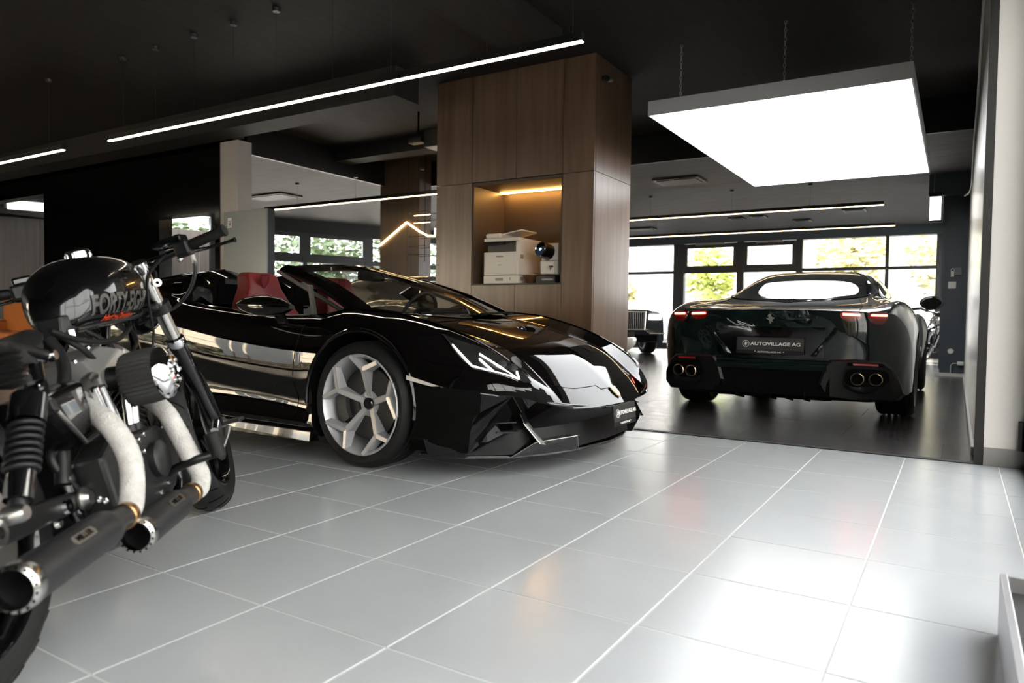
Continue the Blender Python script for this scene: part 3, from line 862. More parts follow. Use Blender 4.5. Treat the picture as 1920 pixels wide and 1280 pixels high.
# ------------------------------------------------------------------ black open sports car; x forward from the front axle, y to its left, z up
car = thing('convertible_car', 'glossy black open-top wedge sports car with silver wheels and red seats', 'car', (-2.59, 3.64, 0), 0)
T = [  # (x, y, z) rows from the centre line over the fender to the sill
    [(1.05, 0, .330), (1.03, .32, .333), (.985, .54, .343), (.92, .70, .385), (.84, .81, .42), (.72, .885, .43), (.68, .90, .30), (.66, .90, .18), (.64, .88, .14), (.64, 0, .14)],
    [(.925, 0, .460), (.905, .31, .452), (.872, .53, .450), (.835, .69, .512), (.715, .85, .528), (.58, .925, .45), (.54, .935, .30), (.52, .93, .18), (.50, .90, .13), (.50, 0, .13)],
    [(.70, 0, .617), (.685, .30, .611), (.66, .52, .602), (.63, .70, .640), (.51, .875, .585), (.42, .945, .47), (.40, .95, .31), (.40, .945, .19), (.40, .91, .13), (.40, 0, .13)],
    [(.40, 0, .712), (.395, .30, .709), (.385, .52, .695), (.365, .72, .735), (.32, .89, .665), (.25, .957, .52), (.25, .96, .33), (.25, .955, .19), (.25, .91, .13), (.25, 0, .13)],
    [(.08, 0, .775), (.08, .30, .773), (.07, .52, .760), (.06, .745, .800), (.05, .90, .718), (.02, .962, .56), (.02, .96, .36), (.02, .955, .19), (.02, .91, .13), (.02, 0, .13)],
    [(-.22, 0, .79), (-.22, .30, .80), (-.22, .54, .795), (-.26, .75, .818), (-.27, .90, .725), (-.28, .952, .58), (-.28, .935, .37), (-.28, .945, .19), (-.28, .91, .13), (-.28, 0, .13)],
    [(-.45, 0, .50), (-.45, .50, .55), (-.45, .66, .745), (-.45, .76, .795), (-.45, .885, .73), (-.45, .94, .585), (-.45, .905, 0.31), (-.45, .94, .20), (-.45, .91, .12), (-.45, 0, .12)],
    [(-.70, 0, .30), (-.70, .53, .30), (-.70, .67, .745), (-.70, .765, .785), (-.70, .88, .745), (-.70, .937, .60), (-.70, .893, 0.32), (-.70, .94, .205), (-.70, .91, .12), (-.70, 0, .12)],
    [(-1.1, 0, .28), (-1.1, .54, .28), (-1.1, .68, .77), (-1.1, .77, .805), (-1.1, .88, .77), (-1.1, .942, .64), (-1.1, .895, 0.34), (-1.1, .945, .21), (-1.1, .91, .12), (-1.1, 0, .12)],
    [(-1.6, 0, .28), (-1.6, .54, .28), (-1.6, .68, .82), (-1.6, .77, .855), (-1.6, .885, .815), (-1.6, .952, .71), (-1.6, .912, 0.37), (-1.6, .95, .21), (-1.6, .91, .12), (-1.6, 0, .12)],
    [(-1.86, 0, .32), (-1.86, .50, .36), (-1.86, .66, .87), (-1.86, .77, .90), (-1.86, .888, .845), (-1.86, .958, .74), (-1.86, .93, .46), (-1.86, .952, .21), (-1.86, .91, .12), (-1.86, 0, .12)],
    [(-1.93, 0, .92), (-1.93, .34, 1.085), (-1.93, .57, 1.04), (-1.93, .76, .935), (-1.93, .89, .86), (-1.93, .962, .75), (-1.93, .94, .47), (-1.93, .952, .21), (-1.93, .91, .12), (-1.93, 0, .12)],
    [(-2.62, 0, .95), (-2.62, .34, 1.035), (-2.62, .58, 1.01), (-2.62, .77, .955), (-2.62, .905, .875), (-2.62, .967, .74), (-2.62, .962, .46), (-2.62, .955, .22), (-2.62, .91, .14), (-2.62, 0, .14)],
    [(-3.1, 0, .96), (-3.1, .34, .99), (-3.1, .58, .98), (-3.1, .75, .945), (-3.1, .89, .87), (-3.1, .95, .72), (-3.1, .935, .45), (-3.1, .93, .26), (-3.1, .88, .20), (-3.1, 0, .20)],
    [(-3.42, 0, .94), (-3.42, .34, .945), (-3.42, .58, .94), (-3.42, .73, .92), (-3.42, .85, .86), (-3.42, .90, .70), (-3.42, .88, .45), (-3.42, .86, .32), (-3.42, .82, .28), (-3.42, 0, .28)],
]
T = [r[:6] + [(r[5][0], r[5][1] + .008, r[5][2] - min(.07, .3 * (r[5][2] - r[6][2]))), (r[5][0], r[5][1] + .010, r[5][2] - min(.14, .6 * (r[5][2] - r[6][2])))] + r[6:] for r in T]   # extra rows keep the flank upright below its crease
LS = Surf(T, cs=(10, 11), cr=(2, 3, 5, 9, 10))
body = body_from(LS, 150, 90, 'body', M_PAINT, car)
body.data.materials.append(M_MATTE)
for f in body.data.polygons:
    if f.center.x > .30 and f.center.z < .445 and abs(f.center.y) > .6:
        f.material_index = 1
cut(body, [cutter((0, .50, .335), (0, 1.2, .335), .372, M_MATTE, car), cutter((0, -.50, .335), (0, -1.2, .335), .372, M_MATTE, car),
           cutter((-2.62, .45, .345), (-2.62, 1.2, .345), .378, M_MATTE, car), cutter((-2.62, -.45, .345), (-2.62, -1.2, .345), .378, M_MATTE, car)])
for s in (-1, 1):
    y_wheel(car, (0, s * .83, .3275), s, .3275, .262, .245, rot=math.radians(88) if s < 0 else .3)
    y_wheel(car, (-2.62, s * .815, .335), s, .335, .262, .305, rot=.7)
    arch_lip('arch_lip', (0, 0, .335), .375, s * .952, car, M_PAINT, -8, 188, .012)

# bonnet panel line and nose badge
def on(a, b, s=1, h=.002):
    p = LS.off(a, b, h, LSIDE); return Vector((p.x, p.y * s, p.z))
LSIDE = 1 if LS.nrm(2.5, .5)[2] > 0 else -1
def seam(name, pts, parent, r=.0022, m=None, s=1, h=.0):
    P = []
    for i in range(len(pts) - 1):
        for k in range(8):
            t = k / 8; P.append(on(pts[i][0] * (1 - t) + pts[i + 1][0] * t, pts[i][1] * (1 - t) + pts[i + 1][1] * t, s, h))
    P.append(on(pts[-1][0], pts[-1][1], s, h))
    return MB().tube(P, r, 5).build(name, m or M_MATTE, parent, 60)
for s in (1, -1):
    seam('bonnet_seam', [(.62, 0), (.62, .35), (.78, .42), (.80, 1.2), (1.0, 1.95), (2.2, 1.98), (4.3, 1.98)], car, s=s)
    seam('door_seam', [(6.05, 4.0), (6.15, 5), (6.2, 8), (6.3, 8.9)], car, s=s)
    seam('fender_crease', [(.9, 3.0), (2.0, 3.0), (3.2, 3.0), (4.4, 3.0), (5.2, 3.0)], car, r=.004, m=M_PAINT, s=s, h=.002)
# door opening line, intake behind the door, door handle
b0 = on(.45, .0, 1, .004)
bn = Vector(LS.nrm(.45, .0) * LSIDE); bx = Vector((0, 1, 0)); by = bn.cross(bx).normalized() * (1 if bn.cross(bx).z > 0 else -1)
sh = [(-.033, .03), (0, .036), (.033, .03), (.034, -.005), (.022, -.03), (0, -.045), (-.022, -.03), (-.034, -.005)]
badge_poly(sh, b0, bx, by, .003, bn, M_GOLD, car, 'nose_badge')
badge_poly([(p[0] * .86, p[1] * .86) for p in sh], b0 + bn * .003, bx, by, .0012, bn, M_PIANO, car, 'badge_field')
badge_poly([(-.02, .0), (-.005, .012), (.012, .008), (.02, .018), (.018, .0), (.008, -.006), (.01, -.022), (.002, -.01), (-.008, -.008), (-.014, -.022), (-.014, -.006)], b0 + bn * .0042, bx, by, .001, bn, M_GOLD, car, 'badge_bull')
for s in (1, -1):
    hp = on(10.2, 5.75, s, .004)
    MB().cbox(hp, (.20, .012, .05)).build('door_handle', M_PIANO, car, bevel=.006)
    MB().cbox(hp + Vector((.0, s * .006, -.004)), (.16, .01, .022)).build('handle_grip', M_CHROME, car, bevel=.004)

# front bumper: dark core, splitter, fins, intakes
plan = [(1.02, 0), (1.0, .32), (.955, .54), (.885, .70), (.80, .81), (.70, .885)]
low = [(.96, 0), (.945, .30), (.90, .52), (.82, .68), (.72, .79), (.62, .86)]
mb = MB(); up = [(p[0] - .015, p[1], .33 + .10 * (p[1] / .885) ** 2.2) for p in plan]; lo = [(p[0], p[1], .125) for p in low]
mid = [(p[0] - .10, p[1] * .985, .24) for p in plan]
rows = [[(p[0], -p[1], p[2]) for p in r[:0:-1]] + r for r in (up, mid, lo)]
rows.append([(p[0] - .25, p[1], p[2]) for p in rows[2]]); rows.append([(.55, p[1], .14) for p in rows[2]])
mb.loft(rows, caps=False, closed=False)
mb.build('bumper_core', mat('bumper_dark', (.003, .003, .0035), .5, spec=.2), car, 30)
lipP = [(p[0] + .012, p[1], .325 + .105 * (abs(p[1]) / .885) ** 2.2) for p in [(q[0], -q[1]) for q in plan[:0:-1]] + plan]
MB().tube(spline(lipP, 5), .010, 8).build('bumper_lip', M_PIANO, car, 60)
spl = [(.36, .90), (.58, .845), (.76, .70), (.88, .50), (.955, .24), (.98, 0)]
out = [(p[0], p[1], .098) for p in spl] + [(p[0], -p[1], .098) for p in spl[-2::-1]]
MB().extrude(out, (0, 0, .018)).build('splitter', M_PIANO, car, bevel=.004)
for s in (1, -1):
    Y = lambda p: (p[0], s * p[1], p[2])
    # outer bumper corner skin with the triangular intake in it
    MB().hexa([Y((.44, .930, .11)), Y((.62, .87, .11)), Y((.60, .80, .11)), Y((.44, .84, .11)), Y((.42, .948, .20)), Y((.64, .90, .20)), Y((.60, .82, .20)), Y((.44, .86, .20))]).build('bumper_corner', M_PAINT, car, bevel=.006)
    MB().hexa([Y((.64, .90, .20)), Y((.70, .895, .42)), Y((.66, .85, .42)), Y((.60, .82, .20)), Y((.60, .91, .20)), Y((.66, .905, .42)), Y((.62, .85, .42)), Y((.57, .83, .20))]).build('bumper_strut', M_PAINT, car, bevel=.004)
    MB().extrude([Y((.60, .868, .185)), Y((.715, .842, .335)), Y((.785, .805, .235)), Y((.72, .835, .195))], Y((-.012, -.02, 0))).build('intake_vane', mat('satin_grey_black', (.035, .037, .042), .35), car)
    for k in range(3):
        z = .33 - k * .045; x = .735 + k * .018
        MB().hexa([Y((x, .83, z)), Y((x + .075, .75, z)), Y((x + .02, .72, z)), Y((x - .04, .80, z)), Y((x, .83, z + .006)), Y((x + .075, .75, z + .006)), Y((x + .02, .72, z + .006)), Y((x - .04, .80, z + .006))]).build('intake_slat', M_PLASTIC, car)
    # sharp vertical fin and lower blade
    MB().hexa([Y((.745, .715, .375)), Y((.775, .70, .375)), Y((.70, .66, .375)), Y((.69, .68, .375)), Y((.90, .645, .175)), Y((.925, .63, .175)), Y((.80, .58, .175)), Y((.79, .60, .175))]).build('bumper_fin', M_PIANO, car)
    MB().tube([Y((.752, .722, .375)), Y((.905, .652, .180))], .0022, 6).build('fin_highlight', M_STEEL, car)  # bright steel line drawn in as the highlight along the fin
    MB().hexa([Y((.80, .74, .115)), Y((.96, .36, .115)), Y((.90, .34, .115)), Y((.72, .70, .115)), Y((.885, .665, .185)), Y((.985, .42, .195)), Y((.93, .40, .195)), Y((.80, .62, .185))]).build('lower_blade', M_PIANO, car, bevel=.003)
    MB().tube([Y((.80, .745, .118)), Y((.888, .668, .187)), Y((.988, .42, .197)), Y((.965, .36, .118))], .0018, 6).build('blade_highlight', M_STEEL, car)  # steel line drawn in for the glint around the blade
    MB().hexa([Y((.84, .56, .20)), Y((.895, .30, .20)), Y((.88, .30, .20)), Y((.825, .56, .20)), Y((.84, .56, .325)), Y((.895, .30, .315)), Y((.88, .30, .315)), Y((.825, .56, .325))]).build('radiator_grille', mat('radiator_mesh', (.022, .026, .03), .5, bump=(300, .5)), car)
    MB().extrude([Y((.33, .962, .500)), Y((.33, .962, .478)), Y((.47, .945, .452)), Y((.51, .935, .455))], Y((0, .004, 0))).build('side_marker', mat('marker_lens', (.50, .46, .40), .25, coat=1), car)
dealer_plate(car, (1.065, -.01, .268), (0, 1, 0), (-.12, 0, .99), (.99, 0, .12), .285, .085, (1.0, .030))

# headlamps (corner points lie on the fender surface)
def quad_patch(name, ab, h, m, s, n=6):
    """patch of the body surface between four parameter corners, raised by h"""
    vs = []
    for i in range(n + 1):
        for j in range(n + 1):
            u, v = i / n, j / n
            a = (1 - u) * (1 - v) * ab[0][0] + u * (1 - v) * ab[1][0] + u * v * ab[2][0] + (1 - u) * v * ab[3][0]
            b = (1 - u) * (1 - v) * ab[0][1] + u * (1 - v) * ab[1][1] + u * v * ab[2][1] + (1 - u) * v * ab[3][1]
            vs.append(on(a, b, s, h))
    fs = [(i * (n + 1) + j, (i + 1) * (n + 1) + j, (i + 1) * (n + 1) + j + 1, i * (n + 1) + j + 1) for i in range(n) for j in range(n)]
    return link_mesh(name, vs, fs, m, car, smooth=50)
HL = [(2.80, 3.35), (.80, 2.86), (.64, 3.2), (1.15, 4.15)]   # tail, inner front, front low, outer low
for s in (1, -1):
    hb = quad_patch('headlamp', HL, .003, mat('lamp_bowl', (.02, .02, .02), .15, coat=.5), s)
    def L(u, v, h):
        a = (1 - u) * (1 - v) * HL[0][0] + u * (1 - v) * HL[1][0] + u * v * HL[2][0] + (1 - u) * v * HL[3][0]
        b = (1 - u) * (1 - v) * HL[0][1] + u * (1 - v) * HL[1][1] + u * v * HL[2][1] + (1 - u) * v * HL[3][1]
        return on(a, b, s, h)
    def strip(name, pts, w, m, h=.006):
        P = [L(p[0], p[1], h) for p in pts]
        o = MB().tube(P, w, 6, flat=.6).build(name, m, car, 60); o.parent = hb
    strip('day_light', [(.03, .25), (.04, .85), (.3, .97), (.6, .97), (.86, .95)], .003, M_LAMPW)
    strip('day_light', [(.36, .95), (.28, .50)], .0035, M_LAMPW)
    strip('day_light', [(.80, .92), (.52, .55), (.33, .30)], .0048, M_LAMPW)
    strip('day_light', [(.86, .90), (.76, .42)], .0042, M_LAMPW)
    for u, v in ((.58, .40), (.72, .30)):
        q = L(u, v, .004); n = Vector((.7, s * .5, .5)).normalized()
        o = MB().lathe([(0, .008), (.015, .006), (.020, 0), (.024, .003), (.024, -.01)], q, n, 16).build('lamp_lens', M_DISC, car, 40); o.parent = hb
    o = quad_patch('lamp_cover', HL, .012, M_LAMPG, s); o.parent = hb

# windscreen with frame, header and mirror
def ws(u, v):   # u 0 bottom .. 1 top, v -1 .. 1 across
    bot = Vector((.06 - .17 * v * v, .70 * v, .785 + .015 * (1 - v * v))); top = Vector((-.90 - .10 * v * v, .50 * v, 1.115 - .035 * v * v))
    p = bot.lerp(top, u); p.z += .035 * math.sin(math.pi * u); return p
vs = [ws(i / 10, -1 + 2 * j / 16) for i in range(11) for j in range(17)]
link_mesh('windscreen', vs, [(i * 17 + j, (i + 1) * 17 + j, (i + 1) * 17 + j + 1, i * 17 + j + 1) for i in range(10) for j in range(16)], M_CARG, car, smooth=60)
hd = MB(); rings = []
for j in range(17):
    v = -1.06 + 2.12 * j / 16; p = ws(1, v)
    rings.append([p + Vector(q) for q in ((.05, 0, -.030), (.04, 0, -.008), (-.02, 0, .010), (-.085, 0, .004), (-.09, 0, -.022), (-.01, 0, -.036))])
hd.loft(rings); hd.build('header_rail', M_PAINT, car, 35)
for s in (1, -1):
    rings = []
    for i in range(9):
        u = -.06 + 1.08 * i / 8; p = ws(u, s * 1.0); w = .055 - .012 * u
        rings.append([p + Vector((.03, s * .0, .008)), p + Vector((.0, s * w, .012)), p + Vector((-.05, s * (w + .008), -.012)), p + Vector((-.075, s * w * .7, -.035)), p + Vector((-.02, -s * .01, -.02))])
    MB().loft(rings).build('windscreen_pillar', M_PAINT, car, 30)
    MB().tube([ws(.04, s) + Vector((-.085, s * .058, -.03)), ws(.97, s) + Vector((-.10, s * .05, -.02))], .012, 6).build('pillar_seal', mat('seal_grey', (.12, .11, .10), .5), car, 60)
    # quarter window behind the pillar
    q0 = Vector((-.60, s * .735, .955)); q1 = Vector((-.52, s * .775, .785)); q2 = Vector((-.14, s * .745, .80))
    MB().hexa([q1 + Vector((-.012, 0, 0)), q1 + Vector((.012, 0, 0)), q1 + Vector((.012, -s * .02, 0)), q1 + Vector((-.012, -s * .02, 0)), q0 + Vector((-.012, 0, 0)), q0 + Vector((.012, 0, 0)), q0 + Vector((.012, -s * .02, 0)), q0 + Vector((-.012, -s * .02, 0))]).build('window_post', mat('seal_grey'), car)
    link_mesh('quarter_window', [q0, q1, q2], [(0, 1, 2)], M_CARG, car)
    # door mirror on its stalk
    mm = MB(); rings = []
    for k in range(9):
        t = k / 8; x = -.86 + .46 * t; w = .09 * math.sin(math.pi * min(max(t * .9 + .1, .02), .97)) ** .6; h = .062 * math.sin(math.pi * min(max(t * .92 + .06, .02), .99)) ** .55
        cz = .835 - .012 * t; cy = s * (1.0 + .035 * t)
        rings.append([Vector((x, cy + w * math.cos(a) * (1 if math.cos(a) > 0 else .8), cz + h * math.sin(a) * .95)) for a in [2 * math.pi * i / 16 for i in range(16)]])
    mm.loft(rings); mm.build('door_mirror', M_PIANO, car, 50)
    MB().hexa([(-.66, s * .90, .735), (-.60, s * .90, .735), (-.60, s * .88, .735), (-.66, s * .88, .735), (-.62, s * 1.0, .815), (-.54, s * 1.0, .815), (-.54, s * .97, .815), (-.62, s * .97, .815)]).build('mirror_stalk', M_PIANO, car)
MB().cbox((-.78, -.02, 1.045), (.05, .23, .065)).build('rear_view_mirror', M_PLASTIC, car, bevel=.015)
MB().cyl((-.76, -.02, 1.05), (-.70, -.12, 1.035), .022, n=14).build('camera_pod', M_PLASTIC, car, 40)
MB().tube([(-.80, 0, 1.06), (-.86, 0, 1.11)], .012, 8).build('mirror_arm', M_PLASTIC, car)
for s, a in ((.30, .10), (-.25, .10)):
    MB().tube([(.075, s - .30, .80), (.06, s, .812), (.02, s + .22, .815)], .007, 6).build('wiper', M_MATTE, car, 60)

# cockpit
MB().loft([[Vector((-.20, y, .785)), Vector((-.36, y, .80)), Vector((-.52, y, .775)), Vector((-.60, y, .70)), Vector((-.60, y, .55)), Vector((-.25, y, .55))] for y in (-.64, -.3, 0, .3, .64)]).build('dashboard', M_DLEATH, car, 40)
MB().loft([[Vector((-.36, y, .80)), Vector((-.44, y, .838)), Vector((-.54, y, .83)), Vector((-.56, y, .76)), Vector((-.36, y, .76))] for y in (.20, .36, .52)]).build('instrument_hood', M_DLEATH, car, 40)
stw = empty('steering_wheel', (-.68, .36, .78)); stw.parent = car
ax = Vector((-.92, 0, .39)).normalized()
MB().lathe([(.178 + .014 * math.cos(a), .012 * math.sin(a)) for a in [2 * math.pi * i / 10 for i in range(10)]], (0, 0, 0), ax, 32, True).build('rim', M_DLEATH, stw, 60)
MB().lathe([(0, .02), (.06, .015), (.07, -.01)], (0, 0, 0), ax, 18).build('hub', M_DLEATH, stw, 40)
for y in (-.12, .12):
    MB().cbox((0, y, 0), (.012, .12, .03)).build('spoke', M_DLEATH, stw)
MB().cbox((-1.15, 0, .42), (1.2, .22, .28)).build('centre_tunnel', M_DLEATH, car, bevel=.03)
for s in (1, -1):
    st = empty('seat', (-1.38, s * .36, .28)); st.parent = car
    rings = []
    for z, w, x0, x1 in ((.10, .25, -.08, .06), (.30, .255, -.12, .03), (.48, .24, -.155, .0), (.60, .18, -.18, -.03), (.68, .135, -.195, -.05), (.76, .125, -.21, -.08), (.785, .10, -.205, -.10)):
        rings.append([Vector((x1 - .02 if abs(c) < .5 else x1 + (.045 if z < .55 else .0), w * c, z)) for c in (-1, -.75, -.4, 0, .4, .75, 1)] + [Vector((x0, w * c, z)) for c in (.9, 0, -.9)])
    MB().loft(rings).build('backrest', M_REDL, st, 40, bevel=.01)
    MB().loft([[Vector((x, y, z + (.03 if abs(y) > .2 else 0))) for y in (-.25, -.2, 0, .2, .25)] + [Vector((x, y, 0)) for y in (.25, -.25)] for x, z in ((-.05, .14), (.2, .15), (.45, .20), (.52, .14))]).build('cushion', M_REDL, st, 40)
    hx = Vector((-.028, 0, .705))
    badge_poly([(-.035, .05), (.035, .05), (.035, 0), (0, -.05), (-.035, 0)], (-.066, 0, .72), (0, 1, 0), (.15, 0, 1), .003, (1, 0, -.15), mat('seat_emboss', (.06, .004, .005), .5), st, 'crest')
    badge_poly([(-.026, .040), (.026, .040), (.026, .002), (0, -.036), (-.026, .002)], (-.063, 0, .72), (0, 1, 0), (.15, 0, 1), .002, (1, 0, -.15), M_REDL, st, 'crest_field')
    # door inside, rear fairing vent
    MB().hexa([(-.62, s * .66, .35), (-1.75, s * .66, .35), (-1.75, s * .64, .35), (-.62, s * .64, .35), (-.62, s * .70, .755), (-1.75, s * .70, .83), (-1.75, s * .66, .81), (-.62, s * .66, .735)]).build('door_trim', M_DLEATH, car)
    MB().hexa([(-.66, s * .665, .50), (-1.1, s * .665, .50), (-1.1, s * .62, .50), (-.66, s * .62, .50), (-.66, s * .68, .73), (-.95, s * .68, .745), (-.95, s * .63, .72), (-.66, s * .63, .70)]).build('door_pocket', M_REDL, car, bevel=.01)
    MB().loft([[Vector((x, s * (.34 + w * c), z - .06 * (c * c))) for c in (-1, -.6, 0, .6, 1)] + [Vector((x, s * (.34 + w), z - .2)), Vector((x, s * (.34 - w), z - .2))] for x, w, z in ((-1.80, .17, 1.045), (-1.90, .19, 1.10), (-2.3, .17, 1.085), (-2.8, .12, 1.03))]).build('rear_fairing', M_PIANO, car, 40)
    MB().hexa([(-1.795, s * .20, .85), (-1.795, s * .48, .85), (-1.85, s * .48, .85), (-1.85, s * .20, .85), (-1.79, s * .22, .99), (-1.79, s * .46, .99), (-1.85, s * .46, .99), (-1.85, s * .22, .99)]).build('fairing_panel', M_MATTE, car)
MB().cbox((-1.80, 0, .72), (.012, .60, .40)).build('wind_deflector', M_MATTE, car)
for s in (1, -1):
    MB().hexa([(-.35, s * .955, .10), (-2.2, s * .965, .10), (-2.2, s * .88, .10), (-.35, s * .88, .10), (-.35, s * .945, .155), (-2.2, s * .955, .17), (-2.2, s * .90, .17), (-.35, s * .90, .155)]).build('sill_blade', M_PIANO, car, bevel=.004)
# ------------------------------------------------------------------ dark green-black coupe seen from behind; x forward from the rear axle, y left
def coupe(name, label, loc, rz, paint, plate=True):
    c = thing(name, label, 'car', loc, rz)
    t0 = .95
    R = [
        [(.16, 0, .17), (.16, .30, .17), (.16, .48, .17), (.17, .60, .17), (.18, .68, .17), (.20, .74, .175), (.22, .80, .18), (.26, .86, .185), (.34, .90, .19), (.34, 0, .17)],
        [(.06, 0, .30), (.06, .30, .30), (.07, .50, .30), (.09, .63, .30), (.12, .72, .30), (.15, .79, .30), (.19, .85, .29), (.25, .90, .27), (.36, .93, .22), (.36, 0, .17)],
        [(.035, 0, .50), (.035, .32, .50), (.05, .53, .50), (.08, .68, .51), (.12, .78, .51), (.17, .85, .51), (.22, .90, .49), (.29, .935, .43), (.40, .95, .23), (.40, 0, .17)],
        [(.010, 0, .70), (.015, .34, .70), (.03, .56, .70), (.075, .73, .70), (.125, .82, .70), (.18, .88, .69), (.25, .925, .65), (.33, .955, .52), (.44, .96, .24), (.44, 0, .17)],
        [(.0, 0, .868), (.006, .34, .864), (.03, .57, .856), (.085, .74, .848), (.15, .835, .845), (.22, .895, .80), (.30, .945, .70), (.38, .967, .54), (.48, .965, .24), (.48, 0, .17)],
        [(.10, 0, .880), (.10, .34, .880), (.12, .55, .880), (.17, .715, .882), (.24, .82, .885), (.32, .905, .835), (.40, .957, .71), (.47, .975, .54), (.56, .968, .24), (.56, 0, .17)],
        [(.50, 0, .912), (.50, .34, .911), (.50, .53, .913), (.51, .69, .925), (.53, .825, .938), (.56, .925, .865), (.62, .977, .71), (.68, .982, .52), (.74, .97, .24), (.74, 0, .16)],
        [(.92, 0, 1.010), (.92, .335, 1.005), (.92, .52, .99), (.93, .67, .974), (.95, .83, .965), (.97, .94, .875), (.98, .987, .70), (.99, .982, .48), (1.0, .96, .22), (1.0, 0, .14)],
        [(1.45, 0, 1.182), (1.45, .34, 1.17), (1.45, .52, 1.12), (1.45, .645, 1.005), (1.45, .80, .95), (1.45, .915, .87), (1.45, .960, .68), (1.45, .945, .42), (1.45, .90, .18), (1.45, 0, .12)],
        [(2.0, 0, 1.278), (2.0, .34, 1.265), (2.0, .50, 1.22), (2.0, .625, 1.07), (2.0, .77, .94), (2.0, .90, .86), (2.0, .94, .66), (2.0, .925, .40), (2.0, .88, .16), (2.0, 0, .12)],
        [(2.55, 0, 1.298), (2.55, .34, 1.288), (2.55, .50, 1.245), (2.55, .62, 1.10), (2.55, .765, .935), (2.55, .89, .85), (2.55, .93, .64), (2.55, .92, .39), (2.55, .88, .15), (2.55, 0, .12)],
        [(3.05, 0, 1.265), (3.05, .34, 1.25), (3.05, .51, 1.20), (3.05, .64, 1.07), (3.05, .775, .925), (3.05, .90, .84), (3.05, .94, .63), (3.05, .925, .39), (3.05, .88, .15), (3.05, 0, .12)],
        [(3.55, 0, 1.05), (3.55, .34, 1.04), (3.55, .54, 1.0), (3.55, .69, .95), (3.55, .82, .905), (3.55, .935, .82), (3.55, .975, .64), (3.55, .96, .40), (3.55, .92, .16), (3.55, 0, .12)],
        [(3.95, 0, .90), (3.95, .34, .895), (3.95, .54, .89), (3.95, .70, .885), (3.95, .83, .865), (3.95, .935, .77), (3.95, .965, .60), (3.95, .95, .38), (3.95, .90, .16), (3.95, 0, .13)],
        [(4.45, 0, .74), (4.44, .32, .735), (4.42, .52, .73), (4.38, .66, .72), (4.33, .77, .69), (4.28, .85, .61), (4.26, .87, .48), (4.25, .86, .30), (4.24, .82, .16), (4.24, 0, .14)],
        [(4.64, 0, .55), (4.63, .30, .55), (4.60, .46, .54), (4.55, .58, .53), (4.50, .68, .50), (4.46, .74, .46), (4.44, .76, .38), (4.43, .76, .26), (4.42, .72, .17), (4.42, 0, .15)],
    ]
    R = [[(p[0] - t0, p[1], p[2]) for p in r] for r in R]
    S = Surf(R, cs=(4,), cr=(8,))
    sd = 1 if S.nrm(9, .5)[2] > 0 else -1
    b = body_from(S, 130, 80, 'body', paint, c)
    cut(b, [cutter((0, .5, .345), (0, 1.2, .345), .372, M_MATTE, c), cutter((0, -.5, .345), (0, -1.2, .345), .372, M_MATTE, c),
            cutter((2.67, .5, .335), (2.67, 1.2, .335), .362, M_MATTE, c), cutter((2.67, -.5, .335), (2.67, -1.2, .335), .362, M_MATTE, c)])
    def P(a, bb, s=1, h=.003):
        p = S.off(a, bb, h, sd); return Vector((p.x, p.y * s, p.z))
    def patch(nm, a0, a1, b0, b1, h, m, s=None, na=14, nb=14, shape=None):
        """surface patch; s None = both halves joined across the centre line"""
        vs = []; cols = []
        rng = [(-b1 + 2 * b1 * j / (2 * nb)) for j in range(2 * nb + 1)] if s is None else [b0 + (b1 - b0) * j / nb for j in range(nb + 1)]
        for i in range(na + 1):
            for bb in rng:
                a = a0 + (a1 - a0) * i / na; q = abs(bb)
                if shape:
                    a, q = shape(i / na, q / b1 if s is None else (q - b0) / (b1 - b0))
                vs.append(P(a, q, (1 if bb >= 0 else -1) if s is None else s, h))
        k = len(rng)
        return link_mesh(nm, vs, [(i * k + j, (i + 1) * k + j, (i + 1) * k + j + 1, i * k + j + 1) for i in range(na) for j in range(k - 1)], m, c, smooth=60)
    # rear window: rounded outline
    def rw(u, q):
        bmax = 2.75 * math.sqrt(max(0, 1 - abs(2 * u - 1) ** 2.6)) * (1.0 - .22 * u) + .02
        lift = .40 * (q ** 2) * (1 - u)
        return 6.35 + (9.2 - 6.35) * u + lift * .6, q * min(bmax, 2.7)
    rwm = mat('rear_window_glass', (.006, .008, .008), .03, coat=1.0)
    patch('rear_window', 0, 1, 0, 1, .004, rwm, na=22, nb=16, shape=rw)
    edge = [P(*rw(u, 1.0), 1, .005) for u in [i / 30 for i in range(31)]]
    edge += [P(*rw(1 - u, 1.0), -1, .005) for u in [i / 30 for i in range(31)]]
    MB().tube(edge, .0035, 5, closed=True).build('window_seal', M_MATTE, c, 60)
    for k in range(8):   # demister dots print
        q = rw(.10 + .01 * (k % 2), .06 + .02)
        o = P(q[0], abs(.16 * (k - 3.5)) * .25, 1 if k > 3.5 else -1, .0055)
        MB().cbox(o, (.008, .014, .002)).build('window_print', mat('dark_red_print', (.10, .02, .02), .5), c)
    for s in (1, -1):
        patch('side_window', 8.45, 11.8, 2.28, 3.72, .004, mat('side_window_glass', (.02, .024, .024), .04, coat=1.0), s, 16, 8, shape=lambda u, v: (8.35 + 3.4 * u + .35 * v * (1 - u), 3.75 - (1.42 * math.sin(math.pi * min(.5, .08 + u * .9)) ** .7) * (1 - v)))
        sm = [P(8.35 + 3.4 * u, 3.75 - 1.42 * math.sin(math.pi * min(.5, .08 + u * .9)) ** .7, s, .006) for u in [i / 20 for i in range(21)]]
        MB().tube(sm, .005, 5).build('window_trim', M_CHROME, c, 60)
        # boot lid seam sweeping down from the window to the lamps
        MB().tube([P(4.5 + 2.4 * t, 2.35 - .25 * t + .25 * math.sin(t * 3.1), s, .001) for t in [i / 14 for i in range(15)]], .002, 5).build('boot_seam', M_MATTE, c, 60)
        # wing mirror
        mr = empty('door_mirror', (2.35, s * .99, .985)); mr.parent = c
